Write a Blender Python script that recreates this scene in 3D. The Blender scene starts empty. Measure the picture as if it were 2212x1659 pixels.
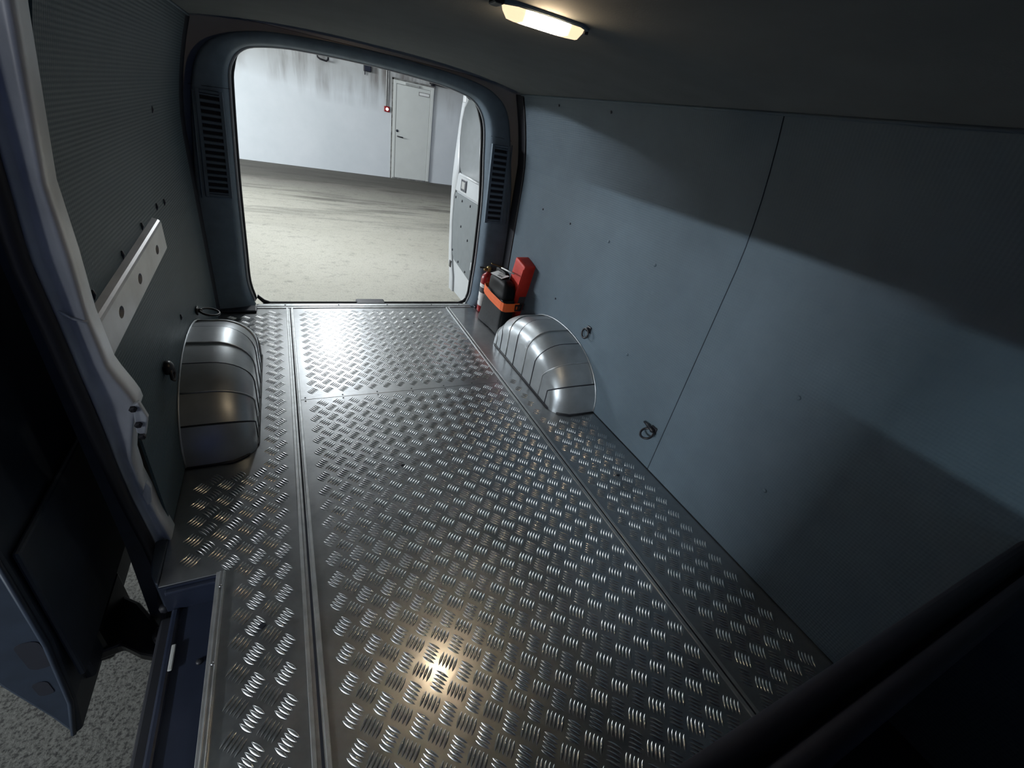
import bpy, bmesh, math, random
from mathutils import Vector, Matrix, Euler
random.seed(7)
S = bpy.context.scene
COL = S.collection

# ------------------------------------------------------------------ camera
F_PX = 924.68
RIGHT = Vector((0.8945457, -0.41292892, 0.17110727))
DOWN = Vector((-0.08380431, -0.53096577, -0.8432391))
FWD = Vector((0.43904992, 0.73997639, -0.50957837))
cam_d = bpy.data.cameras.new('camera')
cam_d.sensor_width = 36.0
cam_d.lens = 36.0 * F_PX / 2212.0
cam_d.clip_start = 0.02
cam_d.clip_end = 100
cam = bpy.data.objects.new('camera', cam_d)
COL.objects.link(cam)
M = Matrix.Identity(4)
for i in range(3):
    M[i][0] = RIGHT[i]
    M[i][1] = -DOWN[i]
    M[i][2] = -FWD[i]
M[0][3], M[1][3], M[2][3] = 0.0, 0.0, 1.15
cam.matrix_world = M
S.camera = cam

# ------------------------------------------------------------------ world, exposure
W = bpy.data.worlds.new('world')
S.world = W
W.use_nodes = True
bg = W.node_tree.nodes['Background']
bg.inputs[0].default_value = (0.03, 0.13, 0.9, 1)  # blue ambient fill, added to tint the dark areas
bg.inputs[1].default_value = 0.24
S.view_settings.view_transform = 'Standard'
S.view_settings.look = 'None'
S.view_settings.exposure = -0.36
S.view_settings.gamma = 1.0
S.view_settings.use_curve_mapping = False


def area_light(name, loc, target, size, size_y, power, color, along=None):
    d = bpy.data.lights.new(name, 'AREA')
    d.shape = 'RECTANGLE'
    d.size, d.size_y = size, size_y
    d.energy = power
    d.color = color
    o = bpy.data.objects.new(name, d)
    COL.objects.link(o)
    z = (Vector(loc) - Vector(target)).normalized()
    x = Vector(along or (1, 0, 0))
    x = (x - z * x.dot(z)).normalized()
    y = z.cross(x)
    m = Matrix((x, y, z)).transposed().to_4x4()
    m.translation = loc
    o.matrix_world = m
    return o


def point_light(name, loc, radius, power, color):
    d = bpy.data.lights.new(name, 'POINT')
    d.shadow_soft_size = radius
    d.energy = power
    d.color = color
    o = bpy.data.objects.new(name, d)
    COL.objects.link(o)
    o.location = loc
    return o


COOL = (0.84, 0.95, 1.0)
# the garage's ceiling tubes: one behind the van, one far to its left, one beside the open side door
point_light('tube_behind_van', (0.42, 5.7, 1.86), 0.10, 132, (0.93, 0.97, 1.0))
area_light('tube_far_left', (-7.0, 8.5, 1.75), (1.3, 2.2, 0.6), 3.0, 0.12, 690, (0.9, 0.95, 1.0))
area_light('fill_along_wall', (-4.2, 8.2, 1.98), (0.6, 11.0, -0.58), 4.0, 0.2, 540, (0.92, 0.97, 1.0))  # extra light, added to brighten the end wall and garage floor
area_light('tube_beside_side_door', (-5.3, -1.6, 1.9), (1.3, 0.9, 0.5), 1.2, 0.06, 310, (0.88, 0.95, 1.0), (0, 1, 0))


area_light('tube_ahead_left', (-4.5, -3.2, 1.9), (-0.4, 1.0, 0.6), 1.2, 0.15, 40, (0.95, 0.97, 1.0))


# ------------------------------------------------------------------ materials
def new_mat(name):
    m = bpy.data.materials.new(name)
    m.use_nodes = True
    nt = m.node_tree
    return m, nt, nt.nodes['Principled BSDF']


def N(nt, t, **kw):
    n = nt.nodes.new(t)
    for k, v in kw.items():
        if k.startswith('i_'):
            key = k[2:]
            key = int(key) if key.isdigit() else key.replace('_', ' ')
            n.inputs[key].default_value = v
        else:
            setattr(n, k, v)
    return n


def L(nt, a, b):
    nt.links.new(a, b)


def ramp(nt, fac, stops):
    r = N(nt, 'ShaderNodeValToRGB')
    el = r.color_ramp.elements
    while len(el) < len(stops):
        el.new(0.5)
    for e, (p, c) in zip(el, stops):
        e.position = p
        e.color = c if len(c) == 4 else (*c, 1)
    L(nt, fac, r.inputs[0])
    return r.outputs[0]


def coords(nt, scale=(1, 1, 1), rot=(0, 0, 0), loc=(0, 0, 0)):
    g = N(nt, 'ShaderNodeNewGeometry')
    mp = N(nt, 'ShaderNodeMapping')
    mp.inputs['Scale'].default_value = scale
    mp.inputs['Rotation'].default_value = rot
    mp.inputs['Location'].default_value = loc
    L(nt, g.outputs['Position'], mp.inputs[0])
    return mp.outputs[0]


def noise(nt, scale, detail=4, rough=0.55, cscale=(1, 1, 1), rot=(0, 0, 0)):
    n = N(nt, 'ShaderNodeTexNoise')
    n.inputs['Scale'].default_value = scale
    n.inputs['Detail'].default_value = detail
    n.inputs['Roughness'].default_value = rough
    L(nt, coords(nt, cscale, rot), n.inputs['Vector'])
    return n.outputs['Fac']


def mix(nt, fac, a, b, mode='MIX'):
    m = N(nt, 'ShaderNodeMix', data_type='RGBA', blend_type=mode)
    for i, v in ((0, fac), (6, a), (7, b)):
        if hasattr(v, 'links'):
            L(nt, v, m.inputs[i])
        elif i == 0:
            m.inputs[0].default_value = v
        else:
            m.inputs[i].default_value = (*v, 1) if len(v) == 3 else v
    return m.outputs[2]


def bump(nt, p, height, strength, dist):
    b = N(nt, 'ShaderNodeBump')
    b.inputs['Strength'].default_value = strength
    b.inputs['Distance'].default_value = dist
    L(nt, height, b.inputs['Height'])
    L(nt, b.outputs[0], p.inputs['Normal'])
    return b


def plain(name, col, rough=0.5, metal=0.0, var=0.12, vscale=18.0, bstr=0.0, bscale=200.0, spec=0.5):
    m, nt, p = new_mat(name)
    f = noise(nt, vscale, 5)
    lo = tuple(c * (1 - var) for c in col)
    hi = tuple(min(1, c * (1 + var)) for c in col)
    L(nt, ramp(nt, f, [(0.3, lo), (0.7, hi)]), p.inputs['Base Color'])
    p.inputs['Roughness'].default_value = rough
    p.inputs['Metallic'].default_value = metal
    p.inputs['Specular IOR Level'].default_value = spec
    if bstr:
        bump(nt, p, noise(nt, bscale, 2), bstr, 0.001)
    return m


MT = {}
MT['grey_trim'] = plain('grey_plastic_trim', (0.14, 0.195, 0.25), 0.6, spec=0.25, bstr=0.25, bscale=900)
MT['black_rubber'] = plain('black_rubber', (0.012, 0.013, 0.018), 0.55)
MT['dark_plastic'] = plain('dark_plastic', (0.014, 0.019, 0.036), 0.42)
MT['dull_black'] = plain('dull_dark_cover', (0.010, 0.012, 0.022), 0.7, spec=0.25)
MT['recess'] = plain('dark_recess', (0.008, 0.010, 0.018), 0.8)
MT['white_paint'] = plain('white_car_paint', (0.58, 0.61, 0.63), 0.3, var=0.05, vscale=6)
MT['pillar_paint'] = plain('dusty_white_paint', (0.46, 0.49, 0.52), 0.34, var=0.16, vscale=9)
MT['door_shell'] = plain('navy_door_shell', (0.018, 0.028, 0.046), 0.55, var=0.2)
MT['headliner'] = plain('grey_headliner', (0.160, 0.170, 0.172), 0.9, var=0.07, vscale=7, bstr=0.3, bscale=260, spec=0.1)
MT['hardboard'] = plain('grey_hardboard', (0.17, 0.195, 0.205), 0.6, var=0.06)
MT['red_cloth'] = plain('red_nylon_case', (0.62, 0.035, 0.02), 0.55, var=0.15, bstr=0.6, bscale=60)
MT['red_paint'] = plain('red_extinguisher_paint', (0.30, 0.012, 0.015), 0.3)
MT['orange_webbing'] = plain('orange_strap', (0.95, 0.16, 0.03), 0.55, var=0.08, bstr=0.4, bscale=700)
MT['black_cloth'] = plain('black_nylon_bag', (0.007, 0.010, 0.012), 0.5, var=0.5, vscale=25, bstr=0.5, bscale=90, spec=0.3)
MT['black_vinyl'] = plain('shiny_black_vinyl', (0.004, 0.005, 0.007), 0.5, bstr=0.5, bscale=30, spec=0.18)
MT['white_label'] = plain('white_label', (0.88, 0.89, 0.88), 0.6, var=0.04)
MT['print'] = plain('dark_print', (0.08, 0.08, 0.09), 0.6)
MT['brass'] = plain('aged_brass', (0.40, 0.31, 0.14), 0.4, metal=0.8)
MT['steel'] = plain('dull_steel', (0.42, 0.43, 0.44), 0.35, metal=1.0)
MT['black_metal'] = plain('black_coated_metal', (0.012, 0.012, 0.016), 0.4)
MT['galvanised'] = plain('grey_conduit', (0.42, 0.43, 0.42), 0.5)
MT['white_plastic'] = plain('white_plastic', (0.75, 0.75, 0.74), 0.4)

# aluminium tread plate: bright metal with scuffs and dull patches
m, nt, p = new_mat('aluminium_tread_plate')
f1 = noise(nt, 3.2, 6, 0.6)
f2 = noise(nt, 40, 5, 0.65)
c = mix(nt, f2, ramp(nt, f1, [(0.3, (0.28, 0.30, 0.32)), (0.7, (0.42, 0.44, 0.46))]), (0.46, 0.47, 0.48))
L(nt, c, p.inputs['Base Color'])
p.inputs['Metallic'].default_value = 0.93
L(nt, ramp(nt, mix(nt, 0.5, f1, f2), [(0.35, (0.31,) * 3), (0.65, (0.46,) * 3)]), p.inputs['Roughness'])
bump(nt, p, noise(nt, 90, 5), 0.30, 0.0006)
# worn spots on the sheet are polished: part of the surface reflects more sharply
p2 = N(nt, 'ShaderNodeBsdfPrincipled')
L(nt, c, p2.inputs['Base Color'])
p2.inputs['Metallic'].default_value = 1.0
L(nt, ramp(nt, noise(nt, 14, 5, 0.6), [(0.3, (0.13,) * 3), (0.7, (0.22,) * 3)]), p2.inputs['Roughness'])
L(nt, bump(nt, p2, noise(nt, 90, 5), 0.25, 0.0005).outputs[0], p2.inputs['Normal'])
ms = N(nt, 'ShaderNodeMixShader')
L(nt, ramp(nt, noise(nt, 6, 6, 0.65), [(0.3, (0.18,) * 3), (0.7, (0.42,) * 3)]), ms.inputs[0])
L(nt, p.outputs[0], ms.inputs[1])
L(nt, p2.outputs[0], ms.inputs[2])
L(nt, ms.outputs[0], [n_ for n_ in nt.nodes if n_.type == 'OUTPUT_MATERIAL'][0].inputs['Surface'])
MT['plate'] = m
m, nt, p = new_mat('aluminium_ribs')
L(nt, ramp(nt, noise(nt, 60, 3), [(0.3, (0.55, 0.57, 0.58)), (0.7, (0.72, 0.73, 0.74))]), p.inputs['Base Color'])
p.inputs['Metallic'].default_value = 0.95
p.inputs['Roughness'].default_value = 0.27
MT['ribs'] = m
MT['alu_profile'] = plain('aluminium_profile', (0.50, 0.52, 0.53), 0.42, metal=0.85, var=0.15, vscale=30)
MT['arch_metal'] = plain('wheel_arch_sheet', (0.40, 0.43, 0.45), 0.40, metal=0.75, var=0.10, vscale=12)


# wall lining: grey plastic honeycomb board with a 9 mm embossed weave
def lining(name, col, rough, pitch=0.009, strength=0.55):
    m, nt, p = new_mat(name)
    g = N(nt, 'ShaderNodeNewGeometry')
    sep = N(nt, 'ShaderNodeSeparateXYZ')
    L(nt, g.outputs['Position'], sep.inputs[0])

    def sine(sock):
        a = N(nt, 'ShaderNodeMath', operation='MULTIPLY', i_1=2 * math.pi / pitch)
        L(nt, sock, a.inputs[0])
        b = N(nt, 'ShaderNodeMath', operation='SINE')
        L(nt, a.outputs[0], b.inputs[0])
        return b.outputs[0]
    ad = N(nt, 'ShaderNodeMath', operation='ADD')
    h = N(nt, 'ShaderNodeMath', operation='MULTIPLY', i_1=0.45)
    L(nt, sine(sep.outputs['Y']), h.inputs[0])
    L(nt, sine(sep.outputs['Z']), ad.inputs[0])
    L(nt, h.outputs[0], ad.inputs[1])
    bump(nt, p, ad.outputs[0], strength, 0.0006)
    f = noise(nt, 5, 6, 0.6)
    s = noise(nt, 26, 5, 0.7)
    base = ramp(nt, f, [(0.3, tuple(x * 0.92 for x in col)), (0.7, tuple(x * 1.06 for x in col))])
    L(nt, mix(nt, ramp(nt, s, [(0.66, (0, 0, 0)), (0.78, (0.35, 0.35, 0.35))]), base, tuple(min(1, x * 1.35) for x in col)), p.inputs['Base Color'])
    p.inputs['Roughness'].default_value = rough
    p.inputs['Specular IOR Level'].default_value = 0.12
    return m


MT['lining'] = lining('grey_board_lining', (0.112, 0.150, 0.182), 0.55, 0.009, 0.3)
MT['lining_shaded'] = lining('grey_board_lining_shaded', (0.068, 0.100, 0.116), 0.5, 0.009, 0.55)  # same board, colour darkened for the shade on the left wall

# garage wall: white paint, damp dark streaks running down from the top
m, nt, p = new_mat('white_garage_wall')
g = N(nt, 'ShaderNodeNewGeometry')
sep = N(nt, 'ShaderNodeSeparateXYZ')
L(nt, g.outputs['Position'], sep.inputs[0])
st = noise(nt, 1.0, 5, 0.62, (3.2, 1, 0.32))
cl = noise(nt, 1.1, 5, 0.6)
zz = N(nt, 'ShaderNodeMapRange', i_1=0.85, i_2=1.65)
L(nt, sep.outputs['Z'], zz.inputs[0])
streak = ramp(nt, st, [(0.44, (0, 0, 0)), (0.62, (1, 1, 1))])
k = N(nt, 'ShaderNodeMath', operation='MULTIPLY')
blot = ramp(nt, noise(nt, 0.55, 3, 0.6), [(0.42, (0, 0, 0)), (0.54, (1, 1, 1))])
sb = N(nt, 'ShaderNodeMath', operation='MULTIPLY')
L(nt, streak, sb.inputs[0])
L(nt, blot, sb.inputs[1])
L(nt, sb.outputs[0], k.inputs[0])
L(nt, zz.outputs[0], k.inputs[1])
base = ramp(nt, cl, [(0.3, (0.70, 0.75, 0.78)), (0.7, (0.78, 0.82, 0.85))])
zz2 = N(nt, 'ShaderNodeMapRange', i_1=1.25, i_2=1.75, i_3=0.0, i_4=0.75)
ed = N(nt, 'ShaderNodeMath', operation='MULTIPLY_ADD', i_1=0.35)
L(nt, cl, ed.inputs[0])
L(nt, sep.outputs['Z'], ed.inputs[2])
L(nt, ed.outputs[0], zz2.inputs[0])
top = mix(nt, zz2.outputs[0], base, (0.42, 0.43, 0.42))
L(nt, mix(nt, k.outputs[0], top, (0.16, 0.14, 0.13)), p.inputs['Base Color'])
p.inputs['Roughness'].default_value = 0.75
bump(nt, p, noise(nt, 60, 4), 0.2, 0.003)
MT['garage_wall'] = m

# garage floor: pale dusty concrete, tyre smears far out, gravelly specks
m, nt, p = new_mat('dusty_concrete_floor')
a = noise(nt, 0.6, 6, 0.6)
fine = noise(nt, 9, 8, 0.72)
gr = noise(nt, 75, 3, 0.6)
base = ramp(nt, a, [(0.3, (0.50, 0.485, 0.42)), (0.7, (0.60, 0.585, 0.52))])
base = mix(nt, ramp(nt, fine, [(0.54, (0, 0, 0)), (0.72, (0.55,) * 3)]), base, (0.17, 0.165, 0.15))
base = mix(nt, ramp(nt, gr, [(0.56, (0, 0, 0)), (0.68, (0.42,) * 3)]), base, (0.10, 0.10, 0.095))
g = N(nt, 'ShaderNodeNewGeometry')
sep = N(nt, 'ShaderNodeSeparateXYZ')
L(nt, g.outputs['Position'], sep.inputs[0])
sm = noise(nt, 1.0, 6, 0.6, (0.5, 3.4, 1), (0, 0, math.radians(14)))
sk = ramp(nt, sm, [(0.50, (0, 0, 0)), (0.66, (0.8,) * 3)])
far = N(nt, 'ShaderNodeMapRange', i_1=6.5, i_2=9.0)
L(nt, sep.outputs['Y'], far.inputs[0])
kk = N(nt, 'ShaderNodeMath', operation='MULTIPLY')
L(nt, sk, kk.inputs[0])
L(nt, far.outputs[0], kk.inputs[1])
base = mix(nt, kk.outputs[0], base, (0.08, 0.075, 0.065))
wet = N(nt, 'ShaderNodeMapRange', i_1=8.4, i_2=11.2, i_3=0.0, i_4=0.9)
wd = N(nt, 'ShaderNodeMath', operation='MULTIPLY_ADD', i_1=2.2)
L(nt, a, wd.inputs[0])
L(nt, sep.outputs['Y'], wd.inputs[2])
wo = N(nt, 'ShaderNodeMath', operation='SUBTRACT', i_1=1.1)
L(nt, wd.outputs[0], wo.inputs[0])
L(nt, wo.outputs[0], wet.inputs[0])
base = mix(nt, wet.outputs[0], base, (0.075, 0.069, 0.058))
# gravelly concrete beside the van, coloured darker to offset the side tube's light
gravel_dim = N(nt, 'ShaderNodeMapRange', i_1=3.4, i_2=1.8, i_3=0.0, i_4=0.97)
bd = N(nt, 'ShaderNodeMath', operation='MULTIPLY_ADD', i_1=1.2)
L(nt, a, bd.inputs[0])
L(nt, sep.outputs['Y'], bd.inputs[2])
L(nt, bd.outputs[0], gravel_dim.inputs[0])
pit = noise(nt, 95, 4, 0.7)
base = mix(nt, gravel_dim.outputs[0], base, ramp(nt, pit, [(0.42, (0.105, 0.105, 0.095)), (0.53, (0.065, 0.065, 0.058)), (0.59, (0.006, 0.006, 0.006))]))
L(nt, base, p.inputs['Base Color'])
p.inputs['Roughness'].default_value = 0.85
bump(nt, p, noise(nt, 55, 6, 0.7), 0.6, 0.006)
MT['garage_floor'] = m
MT['garage_ceiling'] = plain('garage_ceiling_paint', (0.55, 0.56, 0.55), 0.8, var=0.1, vscale=1.5)
MT['door_paint'] = plain('cream_door_paint', (0.74, 0.77, 0.74), 0.5, var=0.03, vscale=3)
MT['grime'] = plain('grimy_frame', (0.20, 0.20, 0.19), 0.7, var=0.5, vscale=14)

def thin_glass(name, tint, gloss):
    m, nt, p = new_mat(name)
    p.inputs['Base Color'].default_value = (0.02, 0.025, 0.03, 1)
    p.inputs['Roughness'].default_value = 0.03
    tr = N(nt, 'ShaderNodeBsdfTransparent')
    tr.inputs[0].default_value = (*tint, 1)
    fr = N(nt, 'ShaderNodeFresnel', i_0=1.45)
    fm = N(nt, 'ShaderNodeMath', operation='MULTIPLY', i_1=gloss)
    L(nt, fr.outputs[0], fm.inputs[0])
    ms = N(nt, 'ShaderNodeMixShader')
    L(nt, fm.outputs[0], ms.inputs[0])
    L(nt, tr.outputs[0], ms.inputs[1])
    L(nt, p.outputs[0], ms.inputs[2])
    L(nt, ms.outputs[0], [n_ for n_ in nt.nodes if n_.type == 'OUTPUT_MATERIAL'][0].inputs['Surface'])
    return m


MT['glass'] = thin_glass('window_glass', (0.93, 0.96, 0.96), 0.8)
MT['tinted_glass'] = thin_glass('tinted_cab_glass', (0.55, 0.60, 0.61), 0.8)


def emit(name, col, s):
    m, nt, p = new_mat(name)
    p.inputs['Base Color'].default_value = (*col, 1)
    p.inputs['Emission Color'].default_value = (*col, 1)
    p.inputs['Emission Strength'].default_value = s
    return m


# the lens glows brightest over the bulb in its middle
m, nt, p = new_mat('warm_lamp_lens')
p.inputs['Base Color'].default_value = (1.0, 0.85, 0.65, 1)
p.inputs['Emission Color'].default_value = (1.0, 0.74, 0.46, 1)
tc = N(nt, 'ShaderNodeTexCoord')
sx = N(nt, 'ShaderNodeSeparateXYZ')
L(nt, tc.outputs['Object'], sx.inputs[0])
ab = N(nt, 'ShaderNodeMath', operation='ABSOLUTE')
L(nt, sx.outputs['X'], ab.inputs[0])
mr = N(nt, 'ShaderNodeMapRange', interpolation_type='SMOOTHSTEP', i_1=0.010, i_2=0.055, i_3=170.0, i_4=1.5)
L(nt, ab.outputs[0], mr.inputs[0])
L(nt, mr.outputs[0], p.inputs['Emission Strength'])
MT['lamp_lens'] = m
MT['led'] = emit('white_call_light', (1.0, 0.95, 0.9), 1.2)


# ------------------------------------------------------------------ mesh helpers
def link(name, bm, mat, parent=None, smooth=False, bevel=0.0, seg=2):
    bmesh.ops.recalc_face_normals(bm, faces=bm.faces[:])
    me = bpy.data.meshes.new(name)
    bm.to_mesh(me)
    bm.free()
    mats = mat if isinstance(mat, (list, tuple)) else [mat]
    for q in mats:
        me.materials.append(MT[q])
    o = bpy.data.objects.new(name, me)
    COL.objects.link(o)
    if parent:
        o.parent = parent
    if smooth:
        for f in me.polygons:
            f.use_smooth = True
    if bevel:
        b = o.modifiers.new('bevel', 'BEVEL')
        b.width = bevel
        b.segments = seg
        b.limit_method = 'ANGLE'
        b.angle_limit = math.radians(40)
    return o


def empty(name, parent=None, kind=None, label=None, cat=None, group=None, loc=(0, 0, 0)):
    o = bpy.data.objects.new(name, None)
    COL.objects.link(o)
    o.empty_display_size = 0.05
    o.location = loc
    if parent:
        o.parent = parent
    return tag(o, kind, label, cat, group)


def tag(o, kind=None, label=None, cat=None, group=None):
    if kind:
        o['kind'] = kind
    if label:
        o['label'] = label
    if cat:
        o['category'] = cat
    if group:
        o['group'] = group
    return o


def box(bm, x0, x1, y0, y1, z0, z1, mat=None):
    vs = [bm.verts.new((x, y, z)) for x in (x0, x1) for y in (y0, y1) for z in (z0, z1)]
    for q in ((0, 1, 3, 2), (4, 6, 7, 5), (0, 4, 5, 1), (2, 3, 7, 6), (0, 2, 6, 4), (1, 5, 7, 3)):
        bm.faces.new([vs[i] for i in q])
    if mat is not None:
        for v in vs:
            v.co = mat @ v.co
    return vs


def B(*dims, mat=None):
    bm = bmesh.new()
    box(bm, *dims, mat=mat)
    return bm


def grid(rows, close_u=False, close_v=False, bm=None):
    bm = bm or bmesh.new()
    vv = [[bm.verts.new(p) for p in r] for r in rows]
    nr, nc = len(rows), len(rows[0])
    for i in range(nr if close_u else nr - 1):
        for j in range(nc if close_v else nc - 1):
            a, b = vv[i], vv[(i + 1) % nr]
            bm.faces.new((a[j], a[(j + 1) % nc], b[(j + 1) % nc], b[j]))
    return bm, vv


def tube(pts, r, n=8, bm=None, closed=False, caps=True):
    bm = bm or bmesh.new()
    pts = [Vector(p) for p in pts]
    rr = r if isinstance(r, (list, tuple)) else [r] * len(pts)
    rows = []
    prev = None
    for i, p in enumerate(pts):
        if closed:
            t = pts[(i + 1) % len(pts)] - pts[i - 1]
        else:
            t = pts[min(i + 1, len(pts) - 1)] - pts[max(i - 1, 0)]
        t.normalize()
        if prev is None:
            ref = Vector((0, 0, 1)) if abs(t.z) < 0.9 else Vector((1, 0, 0))
            u = t.cross(ref).normalized()
        else:
            u = (prev - t * prev.dot(t)).normalized()
        prev = u
        w = t.cross(u)
        rows.append([p + (u * math.cos(a) + w * math.sin(a)) * rr[i] for a in [2 * math.pi * k / n for k in range(n)]])
    _, vv = grid(rows, close_u=closed, close_v=True, bm=bm)
    if caps and not closed:
        bm.faces.new(vv[0][::-1])
        bm.faces.new(vv[-1])
    return bm


def lathe(prof, n=20, bm=None, mat=None):
    bm = bm or bmesh.new()
    rows = []
    for r, z in prof:
        rows.append([(max(r, 1e-4) * math.cos(2 * math.pi * k / n), max(r, 1e-4) * math.sin(2 * math.pi * k / n), z) for k in range(n)])
    if mat is not None:
        rows = [[mat @ Vector(p) for p in r] for r in rows]
    _, vv = grid(rows, close_v=True, bm=bm)
    bm.faces.new(vv[0][::-1])
    bm.faces.new(vv[-1])
    return bm


def prism(poly, fn0, fn1, bm=None):
    """poly (a,b) points extruded between two placement functions"""
    bm = bm or bmesh.new()
    a = [bm.verts.new(fn0(*q)) for q in poly]
    b = [bm.verts.new(fn1(*q)) for q in poly]
    n = len(poly)
    bm.faces.new(a)
    bm.faces.new(b[::-1])
    for i in range(n):
        bm.faces.new((a[i], a[(i + 1) % n], b[(i + 1) % n], b[i]))
    return bm


def rounded(x0, x1, z0, z1, r, n=5):
    out = []
    for cx, cz, a0 in ((x1 - r, z1 - r, 0), (x0 + r, z1 - r, 90), (x0 + r, z0 + r, 180), (x1 - r, z0 + r, 270)):
        for k in range(n + 1):
            a = math.radians(a0 + 90 * k / n)
            out.append((cx + r * math.cos(a), cz + r * math.sin(a)))
    return out


def ray_rect(x0, x1, z0, z1, pts):
    """for each hole point, the matching point on the surrounding rectangle"""
    cx, cz = (x0 + x1) / 2, (z0 + z1) / 2
    out = []
    for x, z in pts:
        dx, dz = x - cx, z - cz
        s = min(((x1 - x0) / 2) / abs(dx) if abs(dx) > 1e-9 else 1e9, ((z1 - z0) / 2) / abs(dz) if abs(dz) > 1e-9 else 1e9)
        out.append((cx + dx * s, cz + dz * s))
    return out


def holed_cell(bm, cell, hole, place, depth):
    """rectangle cell with a hole whose wall runs back by depth; place(a, b, d) gives the 3-D point"""
    o = ray_rect(*cell, hole)
    n = len(hole)
    cs = [(cell[1], cell[3]), (cell[0], cell[3]), (cell[0], cell[2]), (cell[1], cell[2])]
    vo = [bm.verts.new(place(a, b, 0)) for a, b in o]
    vi = [bm.verts.new(place(a, b, 0)) for a, b in hole]
    vb = [bm.verts.new(place(a, b, depth)) for a, b in hole]
    for i in range(n):
        j = (i + 1) % n
        bm.faces.new((vo[i], vo[j], vi[j], vi[i]))
        bm.faces.new((vi[i], vi[j], vb[j], vb[i]))
        for c in cs:   # fill the corner that the fan leaves out
            a, b = o[i], o[j]
            if abs(a[0] - b[0]) > 1e-7 and abs(a[1] - b[1]) > 1e-7:
                if (abs(c[0] - a[0]) < 1e-7 or abs(c[1] - a[1]) < 1e-7) and (abs(c[0] - b[0]) < 1e-7 or abs(c[1] - b[1]) < 1e-7):
                    bm.faces.new((vo[i], bm.verts.new(place(*c, 0)), vo[j]))


def lerp(a, b, t):
    return a + (b - a) * t


def interp(tab, x):
    if x <= tab[0][0]:
        return tab[0][1:]
    for p, q in zip(tab, tab[1:]):
        if x <= q[0]:
            t = (x - p[0]) / (q[0] - p[0])
            return tuple(lerp(a, b, t) for a, b in zip(p[1:], q[1:]))
    return tab[-1][1:]


# ------------------------------------------------------------------ garage
GZ = -0.58     # garage floor below the van floor
WY = 12.7      # garage end wall
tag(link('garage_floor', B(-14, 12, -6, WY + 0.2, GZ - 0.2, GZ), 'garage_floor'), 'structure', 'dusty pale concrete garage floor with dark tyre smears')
gw = tag(link('garage_wall', B(-14, 12, WY, WY + 0.25, GZ, 2.4), 'garage_wall'), 'structure', 'white garage end wall with damp streaks')
tag(link('garage_ceiling', B(-14, 12, -6, WY + 0.2, 2.1, 2.3), 'garage_ceiling'), 'structure')

# personnel door in the garage wall
gd = empty('door_3', kind='structure', label='closed cream steel door in the garage wall', loc=(3.08, WY, GZ))


def put(o, parent):
    """parent while keeping the world placement (mesh was made in world coordinates)"""
    o.parent = parent
    o.matrix_parent_inverse = Matrix.Translation(parent.location).inverted()
    return o


bm = bmesh.new()
for d in ((2.585, 2.655, GZ, 1.60), (3.505, 3.585, GZ, 1.60), (2.655, 3.505, 1.53, 1.60)):
    box(bm, d[0], d[1], WY - 0.05, WY, d[2], d[3])
put(link('door_frame', bm, 'door_paint', bevel=0.006), gd)
bm = bmesh.new()
box(bm, 2.555, 2.588, WY - 0.035, WY, GZ, 1.63)
box(bm, 2.555, 3.62, WY - 0.035, WY, 1.598, 1.64)
put(link('grimy_gap', bm, 'grime'), gd)
put(link('door_leaf', B(2.662, 3.498, WY - 0.042, WY - 0.005, GZ + 0.03, 1.523), 'door_paint', bevel=0.004), gd)
bm = tube([(2.71, WY - 0.045, 0.415), (2.71, WY - 0.10, 0.415), (2.84, WY - 0.10, 0.405)], 0.014)
put(link('handle', bm, 'black_metal', smooth=True), gd)
bm = lathe([(0.03, 0), (0.03, 0.012), (0.02, 0.02)], 14, mat=Matrix.Translation((2.70, WY - 0.042, 0.535)) @ Matrix.Rotation(math.pi / 2, 4, 'X'))
put(link('lock', bm, 'dark_plastic', smooth=True), gd)
pl = put(link('name_plate', B(3.205, 3.475, WY - 0.05, WY - 0.042, 1.375, 1.455), 'grime'), gd)
put(link('plate_face', B(3.22, 3.462, WY - 0.056, WY - 0.05, 1.388, 1.443), 'white_label'), gd)
put(link('door_closer', B(2.86, 3.2, WY - 0.10, WY - 0.045, 1.535, 1.578), 'galvanised', bevel=0.006), gd)
put(link('threshold', B(2.6, 3.6, WY - 0.07, WY, GZ, GZ + 0.028), 'grime'), gd)

# fire call point with its conduit
t = empty('call_point', label='small red call point with white light left of the garage door', cat='call point', loc=(2.44, WY, 0.96))
put(link('housing', B(2.375, 2.505, WY - 0.06, WY, 0.90, 1.02), 'red_paint', bevel=0.012), t)
bm = lathe([(0.034, 0), (0.034, 0.02), (0.022, 0.034)], 16, mat=Matrix.Translation((2.44, WY - 0.06, 0.96)) @ Matrix.Rotation(math.pi / 2, 4, 'X'))
put(link('light_button', bm, 'led', smooth=True), t)
put(link('conduit', tube([(2.425, WY - 0.018, 1.02), (2.425, WY - 0.018, 2.1)], 0.016), 'galvanised', smooth=True), t)
put(link('conduit', tube([(2.47, WY - 0.014, 1.02), (2.47, WY - 0.014, 2.1)], 0.011), 'galvanised', smooth=True), t)
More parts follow.
